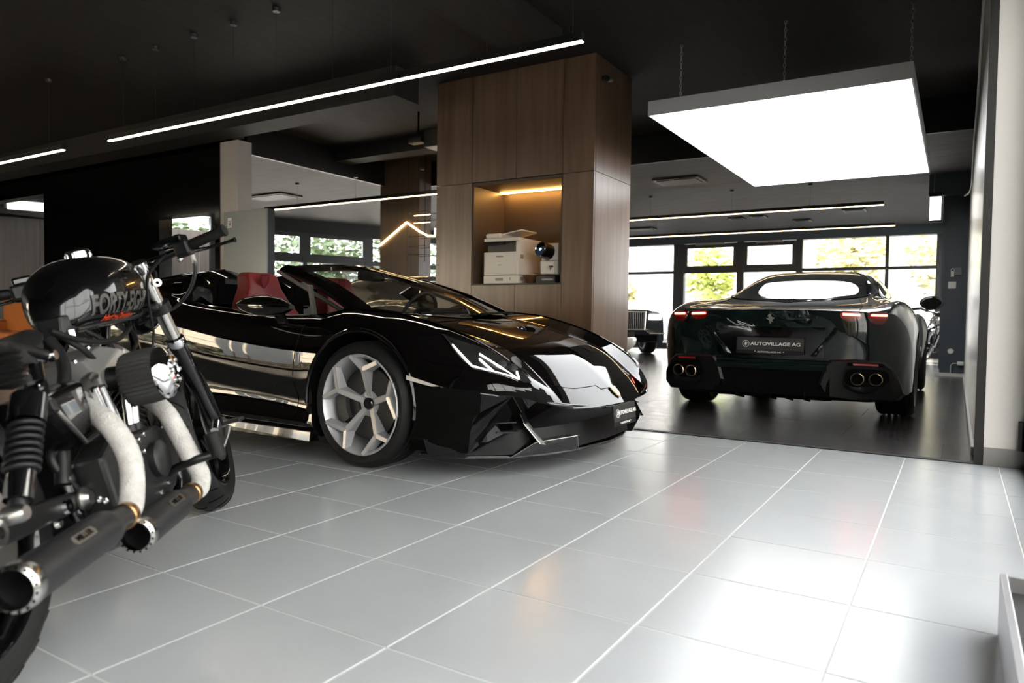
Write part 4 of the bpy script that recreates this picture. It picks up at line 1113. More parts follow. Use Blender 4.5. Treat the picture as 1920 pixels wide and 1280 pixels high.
        MB().loft([[Vector((x, s * (.02 + w * math.cos(a)), h * math.sin(a) + .01)) for a in [2 * math.pi * i / 20 for i in range(20)]] for x, w, h in ((-.05, .105, .066), (-.045, .118, .078), (.02, .115, .075), (.09, .07, .045), (.11, .02, .012))]).build('mirror_shell', paint, mr, 50)
        MB().loft([[Vector((-.052 - k * .002, s * (.02 + (.098 - k * .004) * math.cos(a)), (.058 - k * .003) * math.sin(a) + .01)) for a in [2 * math.pi * i / 20 for i in range(20)]] for k in (0, 1)]).build('mirror_glass', mat('mirror_silver', (.10, .11, .10), .05, metal=1), mr)
        MB().hexa([(-.01, -s * .09, -.06), (.05, -s * .09, -.06), (.05, -s * .2, -.08), (-.01, -s * .2, -.08), (-.01, -s * .06, -.035), (.05, -s * .06, -.035), (.05, -s * .2, -.05), (-.01, -s * .2, -.05)]).build('mirror_foot', M_PLASTIC, mr)
        # twin tail lamps: lens body plus luminous bar
        for k, (a0, a1, b0, b1, w) in enumerate(((3.52, 4.16, 1.66, 2.42, 0), (3.40, 4.22, 2.62, 3.72, 1))):
            tl = patch('tail_lamp', a0, a1, b0, b1, .006, M_REDG, s, 8, 10, shape=lambda u, v, a0=a0, a1=a1, b0=b0, b1=b1: (a0 + (a1 - a0) * (.5 + (u - .5) * math.sqrt(max(.04, 1 - abs(2 * v - 1) ** 2.6))), b0 + (b1 - b0) * v))
            lb_ = MB().tube([P(3.86 + .02 * w, b0 + (b1 - b0) * t, s, .014) for t in [.12 + .76 * i / 10 for i in range(11)]], .0085, 8).build('light_bar', M_LAMPR, c, 60)
            lb_.parent = tl
        # exhaust surround, tailpipes, reflector
        pod = MB(); rings = []
        out = [(.44, .49), (.62, .50), (.80, .485), (.86, .44), (.905, .33), (.925, .245), (.87, .185), (.60, .185), (.40, .20), (.36, .30), (.40, .44)]
        def face(y):   # x of the rear face at a lateral position
            return -t0 + .035 + .17 * max(0, (y - .35) / .58) ** 2.1
        for h_, k in ((-.045, 1.0), (.012, 1.0), (.026, .93)):
            cy_, cz_ = .65, .34
            rings.append([Vector((face(cy_ + (p[0] - cy_) * k) - h_ + (.05 if p[1] < .25 else 0), s * (cy_ + (p[0] - cy_) * k), cz_ + (p[1] - cz_) * k)) for p in out])
        pd = pod.loft(rings).build('exhaust_surround', M_PLASTIC, c, 35)
        rec = [(.545, .36), (.56, .415), (.60, .43), (.80, .425), (.835, .40), (.84, .35), (.80, .30), (.60, .295), (.555, .315)]
        o = MB().loft([[Vector((face(p[0]) - .028 - h_, s * p[0], p[1])) for p in rec] for h_ in (.0, .003)]).build('exhaust_recess', M_MATTE, c, 40); o.parent = pd
        for y in (.632, .752):
            o = MB().lathe([(.046, -.02), (.046, .055), (.043, .058), (.040, .055), (.040, -.03), (0, -.03)], (face(y) - .01, s * y, .355), (-1, 0, 0), 28).build('tailpipe', mat('tailpipe_black', (.004, .004, .004), .5), c, 40)
            q = MB().lathe([(.047, .050), (.047, .058), (.0425, .060), (.0415, .052)], (face(y) - .01, s * y, .355), (-1, 0, 0), 28, True).build('pipe_ring', mat('titanium_ring', (.50, .38, .24), .25, metal=1), c, 50); q.parent = o
        o = MB().loft([[Vector((face(y) - .030, s * y, z)) for y, z in ((.56, .452), (.80, .448), (.80, .470), (.56, .474))], [Vector((face(y) - .036, s * y, z)) for y, z in ((.57, .455), (.79, .451), (.79, .467), (.57, .471))]]).build('reflector_recess', M_MATTE, c); o.parent = pd
        o = MB().loft([[Vector((face(y) - .034, s * y, z)) for y, z in ((.60, .455), (.765, .452), (.765, .468), (.60, .471))], [Vector((face(y) - .041, s * y, z)) for y, z in ((.60, .457), (.765, .454), (.765, .466), (.60, .469))]]).build('reflector', mat('red_reflector', (.30, .01, .012), .3), c); o.parent = pd
        # plate recess flank
        MB().loft([[Vector((-t0 + .012, s * y, z)) for y, z in ((.50, .725), (.47, .735), (.30, .515), (.335, .505))], [Vector((-t0 + .002, s * y, z)) for y, z in ((.475, .72), (.46, .725), (.325, .52), (.345, .515))]]).build('recess_edge', paint, c)
    MB().tube([P(4.0, bb, 1, .001) for bb in [2.6 * i / 20 for i in range(21)]], .004, 6).build('tail_edge', paint, c, 60)
    MB().tube([P(4.0, bb, -1, .001) for bb in [2.6 * i / 20 for i in range(21)]], .004, 6).build('tail_edge', paint, c, 60)
    MB().loft([[Vector((-t0 + .02, y, .50)), Vector((-t0 + .02, y, .735)), Vector((-t0 + .004 - .0 * abs(y), y, .735)), Vector((-t0 + .018, y, .50))] for y in (-.40, 0, .40)]).build('plate_recess', M_PIANO, c)
    MB().loft([[Vector((-t0 + .05, y, .40)), Vector((-t0 + .05, y, .485)), Vector((-t0 + .014, y, .475)), Vector((-t0 + .018, y, .455)), Vector((-t0 + .002, y, .45)), Vector((-t0 + .01, y, .40))] for y in (-.42, 0, .42)]).build('bumper_ledge', paint, c, 30)
    MB().loft([[Vector((-t0 + .17, y, .16)), Vector((-t0 + .05, y, .20)), Vector((-t0 + .03, y, .40)), Vector((-t0 + .17, y, .40))] for y in (-.44, 0, .44)]).build('diffuser', M_MATTE, c)
    for y in (-.26, -.13, 0, .13, .26):
        MB().hexa([(-t0 + .03, y - .004, .17), (-t0 + .3, y - .004, .13), (-t0 + .3, y + .004, .13), (-t0 + .03, y + .004, .17), (-t0 + .06, y - .004, .30), (-t0 + .3, y - .004, .24), (-t0 + .3, y + .004, .24), (-t0 + .06, y + .004, .30)]).build('diffuser_fin', M_MATTE, c)
    if plate:
        dealer_plate(c, (-t0 - .006, 0, .585), (0, -1, 0), (.05, 0, 1), (-1, 0, .05), .50, .10, (1.28, .036))
        # chrome rearing animal emblem (abstract silhouette)
        M_BADGE = mat('badge_silver', (.45, .45, .45), .35, metal=1)
        e = [(-.018, .052), (-.004, .060), (.012, .050), (.006, .038), (.018, .022), (.036, .012), (.040, .022), (.046, .006), (.026, -.002), (.020, -.02), (.034, -.03), (.020, -.034), (.010, -.022), (.004, -.036), (.016, -.050), (-.004, -.046), (-.008, -.020), (-.018, -.008), (-.036, .0), (-.040, .014), (-.028, .008), (-.014, .012), (-.020, .026), (-.034, .030), (-.022, .036)]
        badge_poly([(p[0] * .72, p[1] * .72) for p in e], P(3.55, 0, 1, .004), (0, -1, 0), (0, 0, 1), .005, (-1, 0, 0), M_BADGE, c, 'tail_badge')
        for s in (1, -1):
            pts = [P(4.0 + .01 * i, .05, s, 0) for i in range(2)]
    for s in (1, -1):
        multi_wheel(c, (0, s * .835, .345), s, .345, .262, .285, M_DALLOY, 10)
        multi_wheel(c, (2.67, s * .835, .335), s, .335, .262, .245, M_DALLOY, 10)
    return c


coupe('coupe_car', 'dark green-black coupe seen from behind with red tail lights under the luminous panel', (-1.25, 6.82, 0), math.pi / 2, M_GREEN)
# ------------------------------------------------------------------ wood clad column with niche
CX = [-4.88, -4.405, -3.86, -3.322, -2.985]; CY0, CY1 = 6.26, 7.15; ZJ = 2.19; NZ0, NZ1 = 1.125, 2.175
col = thing('wood_column', 'brown wood panelled column with a lit niche holding office machines', 'column', (0, 0, 0))
g = .0025
boxo('core', (CX[0] + .03, CY0 + .62, 0), (CX[4] - .03, CY1 - .03, CEIL - .002), M_MATTE, col)
def cpanel(x0, x1, z0, z1):
    boxo('panel', (x0 + g, CY0, z0 + g), (x1 - g, CY0 + .03, z1 - g), M_WOOD, col)
for k in range(4):
    cpanel(CX[k], CX[k + 1], ZJ, CEIL)
cpanel(CX[0], CX[1], 0, ZJ); cpanel(CX[3], CX[4], 0, ZJ)
cpanel(CX[1], CX[2], 0, NZ0 - .015); cpanel(CX[2], CX[3], 0, NZ0 - .015)
M_WOODS = M_WOOD
for z0, z1 in ((0, ZJ), (ZJ, CEIL)):
    boxo('panel', (CX[4] - .03, CY0 + .03 + g, z0 + g), (CX[4], CY1, z1 - g), M_WOOD, col)
    boxo('panel', (CX[0], CY0 + .03 + g, z0 + g), (CX[0] + .03, CY1, z1 - g), M_WOOD, col)
M_NICHE = mat('niche_bronze', (.065, .045, .03), .5)
ND = .60
boxo('niche_back', (CX[1], CY0 + ND, NZ0), (CX[3], CY0 + ND + .02, NZ1), M_NICHE, col)
boxo('niche_side', (CX[1], CY0 + .012, NZ0), (CX[1] + .02, CY0 + ND, NZ1), M_NICHE, col)
boxo('niche_side', (CX[3] - .02, CY0 + .012, NZ0), (CX[3], CY0 + ND, NZ1), M_NICHE, col)
boxo('niche_top', (CX[1], CY0 + .012, NZ1 - .02), (CX[3], CY0 + ND, NZ1 + .012), M_NICHE, col)
boxo('niche_shelf', (CX[1], CY0 + .005, NZ0 - .015), (CX[3], CY0 + ND, NZ0), mat('shelf_black', (.02, .018, .016), .4), col)
boxo('niche_light', (CX[1] + .03, CY0 + .50, NZ1 - .034), (CX[3] - .03, CY0 + .515, NZ1 - .022), emis('niche_led', (1, .50, .12), 30), col)
sc_ = thing('security_camera', 'small black camera under the ceiling on the wood column side', 'camera', (-2.93, 6.42, 3.10))
boxo('bracket', (-.055, -.02, -.02), (0, .02, .02), M_BLACKM, sc_)
MB().cyl((0, .05, 0), (.02, -.07, -.03), .032, n=16).build('camera_body', M_BLACKM, sc_, 40)
MB().cyl((.02, -.07, -.03), (.021, -.074, -.031), .024, n=16).build('camera_lens', M_PIANO, sc_, 40)

# ---------------------------------------------------------------- printer and coffee corner
M_PRW = mat('printer_white', (.72, .66, .58), .4); M_PRG = mat('printer_dark', (.012, .012, .012), .4); M_SLOT = mat('printer_slot', (.28, .25, .22), .5)
pr_ = thing('laser_printer', 'white multifunction laser printer with document feeder in the niche', 'printer', (-4.06, CY0 + .30, NZ0))
w, d = .215, .26
boxo('paper_drawer', (-w, -d, .0), (w, d, .085), M_PRW, pr_, .006)
lb_ = boxo('body', (-w, -d + .004, .088), (w, d, .33), M_PRW, pr_, .008)
boxo('front_flap', (-w + .025, -d - .001, .098), (w - .03, -d + .006, .31), M_PRW, pr_, .004)
boxo('flap_handle', (-.05, -d - .004, .275), (.03, -d, .29), M_SLOT, pr_)
boxo('flap_badge', (-.035, -d - .003, .19), (.01, -d, .198), M_SLOT, pr_)
boxo('drawer_handle', (-.06, -d - .003, .03), (.03, -d + .002, .06), M_SLOT, pr_)
boxo('drawer_mark', (.115, -d - .002, .035), (.12, -d + .001, .065), M_PRG, pr_)
boxo('output_bay', (-w + .02, -d + .05, .33), (w - .05, d - .05, .43), M_PRG, pr_)
boxo('side_tower', (w - .05, -d + .03, .33), (w, d, .44), M_PRW, pr_, .006)
boxo('rear_tower', (-w, d - .06, .33), (w - .05, d, .44), M_PRW, pr_, .006)
MB().hexa([(-w + .01, -d - .015, .405), (.03, -d - .015, .405), (.03, -d + .05, .41), (-w + .01, -d + .05, .41), (-w + .01, -d - .01, .42), (.03, -d - .01, .42), (.03, -d + .05, .445), (-w + .01, -d + .05, .445)]).build('control_panel', M_PRG, pr_)
boxo('scanner_lid', (-w, -d + .005, .44), (w + .0, d, .475), M_PRW, pr_, .008)
boxo('document_feeder', (-w, -d + .03, .475), (-.02, d - .05, .53), M_PRW, pr_, .02)
MB().hexa([(-.03, -d + .07, .515), (.19, -d + .10, .555), (.19, d - .1, .555), (-.03, d - .07, .515), (-.03, -d + .07, .525), (.19, -d + .10, .565), (.19, d - .1, .565), (-.03, d - .07, .525)]).build('feeder_tray', M_PRW, pr_)
boxo('side_vent', (w, -d + .04, .26), (w + .003, -d + .10, .30), M_SLOT, pr_)
boxo('side_vent', (w, -d + .04, .03), (w + .003, -d + .10, .07), M_SLOT, pr_)
cm = thing('coffee_machine', 'white coffee machine with round black display in the niche beside the printer', 'coffee machine', (-3.525, CY0 + .25, NZ0))
boxo('base', (-.115, -.20, 0), (.105, .2, .075), M_PRG, cm, .006)
boxo('body', (-.09, -.14, .09), (.105, .2, .40), M_PRW, cm, .012)
boxo('front_lower', (-.088, -.155, .095), (.07, -.14, .22), M_PRW, cm, .005)
boxo('seam', (-.09, -.142, .222), (.105, -.139, .232), M_SLOT, cm)
MB().cyl((.0, -.14, .31), (-.035, -.25, .335), .082, .074, n=32).build('brew_head', M_PIANO, cm, 40)
MB().lathe([(.074, -.002), (.078, 0), (.078, .008), (.070, .012), (.066, .006)], (-.035, -.25, .335), Vector((-.035, -.11, .025)), 32).build('head_ring', M_CHROME, cm, 40)
MB().cyl((-.035, -.2505, .335), (-.0355, -.252, .3355), .066, n=32).build('display', mat('display_blue_black', (.006, .008, .014), .1, emit=(.10, .16, .30), estr=.05), cm)
MB().cyl((-.0355, -.253, .336), (-.036, -.2545, .3365), .014, n=16).build('display_light', emis('display_glow', (.8, .9, 1), 1.2), cm)
boxo('display_text', (-.055, -.2545, .305), (-.025, -.2535, .309), emis('display_glow'), cm)
MB().tube([(.05, -.15, .17), (.05, -.19, .17), (.05, -.195, .12)], .008).build('spout', M_CHROME, cm, 40)
MB().cbox((.055, -.195, .165), (.05, .015, .02)).build('lever', M_CHROME, cm, bevel=.004)
text_mesh('NESPRESSO', .024, 'lettering', M_INK, cm, axes((.02, -.201, .036), (1, 0, 0), (0, 0, 1), (0, -1, 0)), stretch=1.1)
boxo('lid', (-.07, -.1, .40), (.09, .15, .412), mat('bronze_glass', (.35, .14, .03), .2), cm, .005)
pc = thing('paper_cup', 'stacked white paper cups between the printer and the coffee machine', 'cup', (-3.74, CY0 + .36, NZ0 + .125))
MB().lathe([(0, .0), (.026, .0), (.036, .115), (.038, .118), (.036, .121), (.034, .112), (.025, .006), (0, .006)], n=24).build('cup_wall', M_PRW, pc, 40)
bx_ = thing('cardboard_box', 'small brown box under the paper cups in the niche', 'box', (-3.745, CY0 + .36, NZ0))
boxo('carton', (-.055, -.06, 0), (.06, .06, .11), mat('kraft', (.25, .13, .06), .7), bx_, .002)
boxo('carton_lid', (-.058, -.064, .11), (.063, .064, .125), mat('kraft'), bx_, .002)
MB().cyl((.0, -.062, .055), (.0, -.060, .055), .012, n=12).build('hole', M_MATTE, bx_)
bw = thing('wooden_bowl', 'dark brown bowl in front of the small brown box in the niche', 'bowl', (-3.735, CY0 + .13, NZ0))
MB().lathe([(0, .0), (.05, .0), (.075, .05), (.09, .085), (.085, .088), (.068, .05), (.045, .012), (0, .012)], n=28).build('bowl_shell', mat('bowl_brown', (.10, .045, .02), .4), bw, 40)
for k in range(3):
    MB().cbox((-.02 + .02 * k, .01 * k, .065 + .012 * k), (.05, .03, .012)).build('sachet', M_PRW, bw, bevel=.004)

# ---------------------------------------------------------------- left background
fr = thing('metal_cabinet', 'tall grey brushed metal cabinet with a white sticker before the white pillar', 'cabinet', (-8.03, 5.90, 0))
M_CABM = mat('brushed_cabinet', (.17, .19, .205), .36, metal=.8, rvary=(2, .08))
boxo('carcass', (0, 0, .02), (.84, .10, 2.06), M_BLACKM, fr)
boxo('door', (.012, -.02, .04), (.84, 0, 2.06), M_CABM, fr, .003)
stk = boxo('sticker', (.10, -.023, 1.86), (.175, -.02, 1.985), mat('sticker_white', (.75, .75, .73), .5), fr)
for a, b in (((.115, -.025, 1.935), (.16, -.0235, 1.945)), ((.115, -.025, 1.875), (.16, -.0235, 1.88)), ((.12, -.025, 1.89), (.135, -.0235, 1.925)), ((.142, -.025, 1.89), (.157, -.0235, 1.925))):
    boxo('sticker_print', a, b, M_PRG, fr).parent = stk
so_ = thing('leather_sofa', 'orange-brown leather sofa against the black wall behind the motorcycle', 'sofa', (-13.6, 5.0, 0))
M_OR = mat('cognac_leather', (.42, .14, .03), .45, bump=(60, .05))
boxo('seat', (.15, 0, .16), (4.3, .8, .44), M_OR, so_, .04)
boxo('backrest', (0, .70, .16), (4.45, .95, 1.06), M_OR, so_, .05)
boxo('armrest', (-.1, 0, .12), (.15, .95, .62), M_OR, so_, .05)
boxo('armrest', (4.3, 0, .12), (4.55, .95, .62), M_OR, so_, .05)
for x, y in ((.1, .1), (4.35, .1), (.1, .85), (4.35, .85)):
    MB().cyl((x, y, 0), (x, y, .16), .025, n=12).build('leg', M_BLACKM, so_)
zp = thing('mountain_light_wall', 'brown partition pillar with a glowing zigzag mountain line behind the convertible', 'partition', (0, 9.0, 0))
M_BRW = wood('brown_partition', (.085, .062, .048), (.12, .09, .07), .5)
boxo('wall_board', (-8.19, 0, 0), (-7.36, .3, CEIL), M_BRW, zp)
zz = [(-8.18, -.012, 1.93), (-7.61, -.012, 2.275), (-7.35, -.012, 2.12), (-7.17, -.012, 2.035), (-7.03, -.012, 2.03), (-7.03, -.012, 2.15)]
for a, b in zip(zz[:-1], zz[1:]):
    MB().tube([a, b], .014, 8).build('light_line', emis('mountain_led', (1, .62, .24), 7), zp)
rk = thing('wire_rack', 'black wire rack hanging beside the glowing mountain line', 'rack', (-7.2, 8.7, 0))
for x in (-.14, .2):
    MB().cyl((x, 0, 1.6), (x, 0, CEIL), .006, n=6).build('upright', M_BLACKM, rk)
for z in (2.38, 2.28, 2.0, 1.85, 1.72):
    MB().tube([(-.14, 0, z), (.2, 0, z), (.2, .3, z), (-.14, .3, z)], .005, 6, closed=True).build('shelf_wire', M_BLACKM, rk)
for z in (2.34, 2.22):
    boxo('shelf_light', (-.12, .12, z), (.2, .13, z + .008), emis('mountain_led'), rk)
pj = thing('ceiling_speaker', 'black box speaker hanging from the recessed ceiling left of the wood column', 'speaker', (-5.35, 7.0, 2.93))
boxo('cabinet_box', (-.22, -.12, -.11), (.12, .12, .11), M_BLACKM, pj, .01)
boxo('side_box', (-.52, -.06, -.02), (-.30, .06, .05), M_BLACKM, pj, .01)
MB().cyl((0, 0, .1), (0, 0, CEIL - 2.93), .015, n=8).build('hanger', M_BLACKM, pj)
MB().cyl((-.4, 0, .05), (-.4, 0, CEIL - 2.93), .012, n=8).build('hanger', M_BLACKM, pj)

# ---------------------------------------------------------------- white pedestal stool by the column
ts = thing('pedestal_stool', 'white tulip pedestal stool standing behind the wood column', 'stool', (-4.18, 9.75, 0))
M_GW = mat('gloss_white', (.80, .74, .66), .2, coat=.6)
MB().lathe([(0, 0), (.24, 0), (.25, .012), (.20, .03), (.10, .07), (.055, .14), (.045, .22), (.06, .30), (.0, .30)], n=40).build('base', M_GW, ts, 40)
MB().lathe([(0, .28), (.06, .29), (.16, .33), (.22, .40), (.235, .47), (.22, .50), (.10, .48), (0, .475)], n=40).build('seat_shell', M_GW, ts, 40)
# ------------------------------------------------------------------ motorcycle; x forward from the rear contact point, y left, z up
def place(o, loc, head, lean):
    h, l = math.radians(head), math.radians(lean)
    x = Vector((math.cos(h), math.sin(h), 0)); yl = Vector((-math.sin(h), math.cos(h), 0)); z = Vector((0, 0, 1))
    zz = z * math.cos(l) + yl * math.sin(l); yy = yl * math.cos(l) - z * math.sin(l)
    o.location = loc; o.rotation_euler = axes((0, 0, 0), x, yy, zz).to_3x3().to_euler()


M_BIKEB = mat('bike_black', (.0025, .0025, .003), .25, coat=1.0, spec=.1)
M_BIKEM = mat('bike_satin_black', (.005, .005, .0055), .42, spec=.3)
M_COVER = mat('bike_cover_grey', (.009, .009, .0095), .45, spec=.35, bump=(200, .08))
M_RUBB = mat('bike_rubber', (.004, .004, .004), .6, spec=.25)
M_MUFF = mat('muffler_black', (.011, .011, .012), .46, spec=.4)
M_WRAP = mat('exhaust_wrap', (.52, .50, .47), .85, bump=(240, .6), vary=(25, .18))
M_ROCK = mat('polished_alloy', (.55, .54, .52), .2, metal=1)
M_BRONZE = mat('heat_tinted_clamp', (.38, .22, .10), .3, metal=1)

moto = thing('motorcycle', 'black cruiser motorcycle with wrapped white exhausts in the left foreground', 'motorcycle')
place(moto, (-1.62, .62, .004), 127, 14)


def bike_tyre(parent, r, w, c=(0, 0, 0)):
    prof = []
    for k in range(15):
        a = -1.25 + 2.5 * k / 14
        prof.append((r - w * .62 * (1 - math.cos(a)) * .75, w * .53 * math.sin(a)))
    prof = [(r - .085, -w * .42)] + prof + [(r - .085, w * .42)]
    t = MB().lathe(prof, c, (0, 1, 0), 72).build('tyre', M_RUBBER, parent, 60)
    # tread sipes
    g = MB()
    for i in range(26):
        for s in (-1, 1):
            a0 = 2 * math.pi * (i + (.5 if s > 0 else 0)) / 26; P = []
            for q in range(5):
                u = .12 + .78 * q / 4; aa = u * 1.1; rr = r - w * .62 * (1 - math.cos(aa)) * .75 + .0006; an = a0 + .16 * u * u
                P.append((c[0] + rr * math.cos(an), c[1] + s * w * .53 * math.sin(aa), c[2] + rr * math.sin(an)))
            g.tube(P, .0022, 4)
    q = g.build('tread_groove', M_MATTE, parent); q['kind'] = 'stuff'; q.parent = t
    return t


def bike_wheel(parent, r, w, c, pulley=False):
    wh = empty('wheel', c); wh.parent = parent
    bike_tyre(wh, r, w)
    R = r - .088
    MB().lathe([(R + .012, -w * .42), (R + .006, -w * .44), (R - .012, -w * .3), (R - .016, 0), (R - .012, w * .3), (R + .006, w * .44), (R + .012, w * .42)], (0, 0, 0), (0, 1, 0), 48).build('rim', M_BIKEB, wh, 60)
    MB().lathe([(0, -.08), (.05, -.08), (.045, -.03), (.03, 0), (.045, .03), (.05, .08), (0, .08)], (0, 0, 0), (0, 1, 0), 24).build('hub', M_BIKEM, wh, 40)
    for k in range(9):
        a = 2 * math.pi * k / 9
        MB().tube([(.04 * math.cos(a), 0, .04 * math.sin(a)), (R * math.cos(a), 0, R * math.sin(a))], [.016, .011], 8).build('spoke', M_BIKEB, wh, 60)
    d = -.075
    MB().lathe([(.145, -.003), (.145, .003), (.06, .003), (.06, -.003)], (0, d, 0), (0, 1, 0), 40, True).build('brake_disc', M_STEEL, wh, 30)
    return wh


bike_wheel(moto, .325, .15, (0, 0, .325))
# front end, steered to the left
STEER = math.radians(9); RK = math.radians(29)
sax = Vector((-math.sin(RK), 0, math.cos(RK)))
fe = empty('front_end', (1.13, 0, .83)); fe.parent = moto
fe.rotation_euler = Matrix.Rotation(STEER, 3, sax).to_euler()
def F(p): return Vector(p) - Vector((1.13, 0, .83))
wh = bike_wheel(fe, .322, .135, F((1.485, 0, .322)))
for s in (-1, 1):
    top = Vector((1.065, s * .108, .925)); low = top + Vector((math.sin(RK), 0, -math.cos(RK))) * .69
    mid = top.lerp(low, .40)
    MB().cyl(F(top), F(mid), .0235, n=24).build('fork_tube', M_ROCK, fe, 40)
    MB().lathe([(.024, 0), (.033, .005), (.034, .03), (.03, .04)], F(mid), (low - top), 24).build('fork_collar', M_CHROME, fe, 40)
    MB().tube([F(mid + (low - top) * .03), F(top.lerp(low, .55)), F(top.lerp(low, .8)), F(low)], [.031, .031, .027, .03], 18).build('fork_leg', M_BIKEB, fe, 50)
    cl = top.lerp(low, .22)
    MB().cyl(F(cl - (low - top) * .025), F(cl + (low - top) * .025), .038, n=20).build('fork_clamp', M_BIKEM, fe, 40)
    MB().cyl(F(top + Vector((0, 0, .0))), F(top + Vector((-.012, 0, .022))), .028, n=20).build('fork_cap', M_CHROME, fe, 40)
    MB().lathe([(0, .02), (.02, .02), (.022, 0)], F((1.487, s * .108, .322)), (0, s, 0), 12).build('axle_nut', M_STEEL, fe, 40)
for q in (.02, .22):
    a = Vector((1.065, 0, .925)) + Vector((math.sin(RK), 0, -math.cos(RK))) * .69 * q
    MB().hexa([F(a + Vector(v)) for v in ((-.05, -.12, -.014), (.03, -.12, -.014), (.03, .12, -.014), (-.05, .12, -.014), (-.05, -.12, .014), (.03, -.12, .014), (.03, .12, .014), (-.05, .12, .014))]).build('triple_clamp', M_BIKEM, fe, bevel=.008)
# short front mudguard, fork brace
MB().lathe([(.333, -.062), (.345, -.03), (.348, 0), (.345, .03), (.333, .062)], F((1.485, 0, .322)), (0, 1, 0), 24, arc=(-2.5, -1.1)).build('front_mudguard', M_BIKEB, fe, 60, solid=.003)
# headlamp in front of the clamp
MB().lathe([(0, -.11), (.05, -.10), (.08, -.06), (.088, .0), (.088, .02)], F((1.27, 0, .82)), (1, 0, -.05), 32).build('headlamp_shell', M_BIKEB, fe, 40)
hl = MB().lathe([(0, .05), (.05, .042), (.082, .02)], F((1.27, 0, .82)), (1, 0, -.05), 32).build('headlamp_lens', mat('headlamp_glass', (.5, .5, .5), .05, metal=.8), fe, 40)
MB().lathe([(.083, .015), (.09, .015), (.09, .028), (.083, .028)], F((1.27, 0, .82)), (1, 0, -.05), 32, True).build('headlamp_ring', M_CHROME, fe, 40)
# handlebar with grips, switch pods, levers, mirror
bar = spline([(1.02, -.40, .968), (1.06, -.28, .957), (1.10, -.16, .945), (1.11, 0, .94), (1.10, .16, .945), (1.06, .28, .957), (1.02, .40, .968)], 8)
MB().tube([F(p) for p in bar], .0135, 12).build('handlebar', M_BIKEB, fe, 60)
MB().cbox(F((1.105, 0, .945)), (.05, .09, .05)).build('bar_clamp', M_BIKEM, fe, bevel=.01)
for s in (-1, 1):
    a = Vector((1.055, s * .29, .958)); b = Vector((1.018, s * .41, .969)); d = (b - a).normalized()
    MB().lathe([(0, -.002), (.0165, 0), (.018, .005), (.0175, .06), (.018, .118), (.021, .122), (.021, .130), (0, .131)], F(a), d, 20).build('hand_grip', M_RUBB, fe, 35)
    MB().cbox(F(a - d * .03 + Vector((0, 0, -.002))), (.046, .056, .055), Matrix.Rotation(s * .3, 3, 'Z')).build('switch_pod', M_BIKEM, fe, bevel=.010)
    MB().cbox(F(a - d * .045 + Vector((-.0, 0, .034))), (.055, .06, .028), Matrix.Rotation(s * .3, 3, 'Z')).build('reservoir', M_BIKEB, fe, bevel=.008)
    MB().tube([F(p) for p in spline([a - d * .03 + Vector((.03, 0, -.008)), a + Vector((.055, s * .01, -.014)), a + d * .06 + Vector((.068, 0, -.022)), b + Vector((.062, s * .02, -.03))], 6)], [.010, .010, .009, .009, .008, .008, .008, .007, .007, .007, .006, .006, .006, .006, .006, .006, .006, .007, .010], 8).build('hand_lever', M_BIKEB, fe, 60)
    MB().loft([[F(Vector((1.12 + x, s * .205 + w * math.cos(t), 0.992 + h * math.sin(t)))) for t in [2 * math.pi * i / 18 for i in range(18)]] for x, w, h in ((-.012, .045, .015), (-.008, .052, .020), (.01, .050, .018), (.02, .035, .010))]).build('bar_mirror', M_BIKEB, fe, 50)
    MB().tube([F(p) for p in ((1.10, s * .24, .965), (1.12, s * .23, .985), (1.125, s * .215, .995))], .006, 6).build('mirror_stem', M_BIKEB, fe)
    MB().lathe([(0, .012), (.008, .01), (.011, 0), (.008, -.012), (0, -.014)], F((1.085, s * .235, .925)), (-1, 0, 0), 12).build('turn_signal', M_CHROME, fe, 60)
MB().tube([F(p) for p in spline([(1.075, -.262, .962), (1.075, -.275, .93), (1.085, -.272, .88), (1.11, -.23, .82), (1.15, -.16, .78), (1.16, -.10, .775), (1.17, -.02, .76)], 8)], .0065, 8).build('brake_hose', mat('hose_black', (.01, .01, .01), .35), fe, 60)
MB().tube([F(p) for p in spline([(1.075, -.262, .965), (1.074, -.277, .935), (1.083, -.275, .90)], 6)], .009, 8).build('hose_sleeve', mat('hose_grey', (.32, .31, .29), .5), fe, 60)
MB().tube([F(p) for p in spline([(1.08, -.2, .955), (1.06, -.13, .90), (1.06, -.10, .82), (1.10, -.07, .70), (1.08, -.04, .64)], 8)], .005, 6).build('throttle_cable', M_RUBB, fe, 60)
MB().tube([F(p) for p in spline([(1.06, .2, .955), (1.04, .12, .88), (1.05, .08, .78), (1.05, .05, .66)], 8)], .005, 6).build('clutch_cable', M_RUBB, fe, 60)
MB().tube([F(p) for p in spline([(1.075, -.13, .93), (1.08, -.145, .905), (1.078, -.142, .885)], 6)], .006, 6).build('key_strap', M_RUBB, fe, 60)
MB().lathe([(.006, -.003), (.006, .003), (.014, .003), (.014, -.003)], F((1.078, -.142, .868)), (1, .3, 0), 16, True).build('key_ring', M_STEEL, fe, 60)

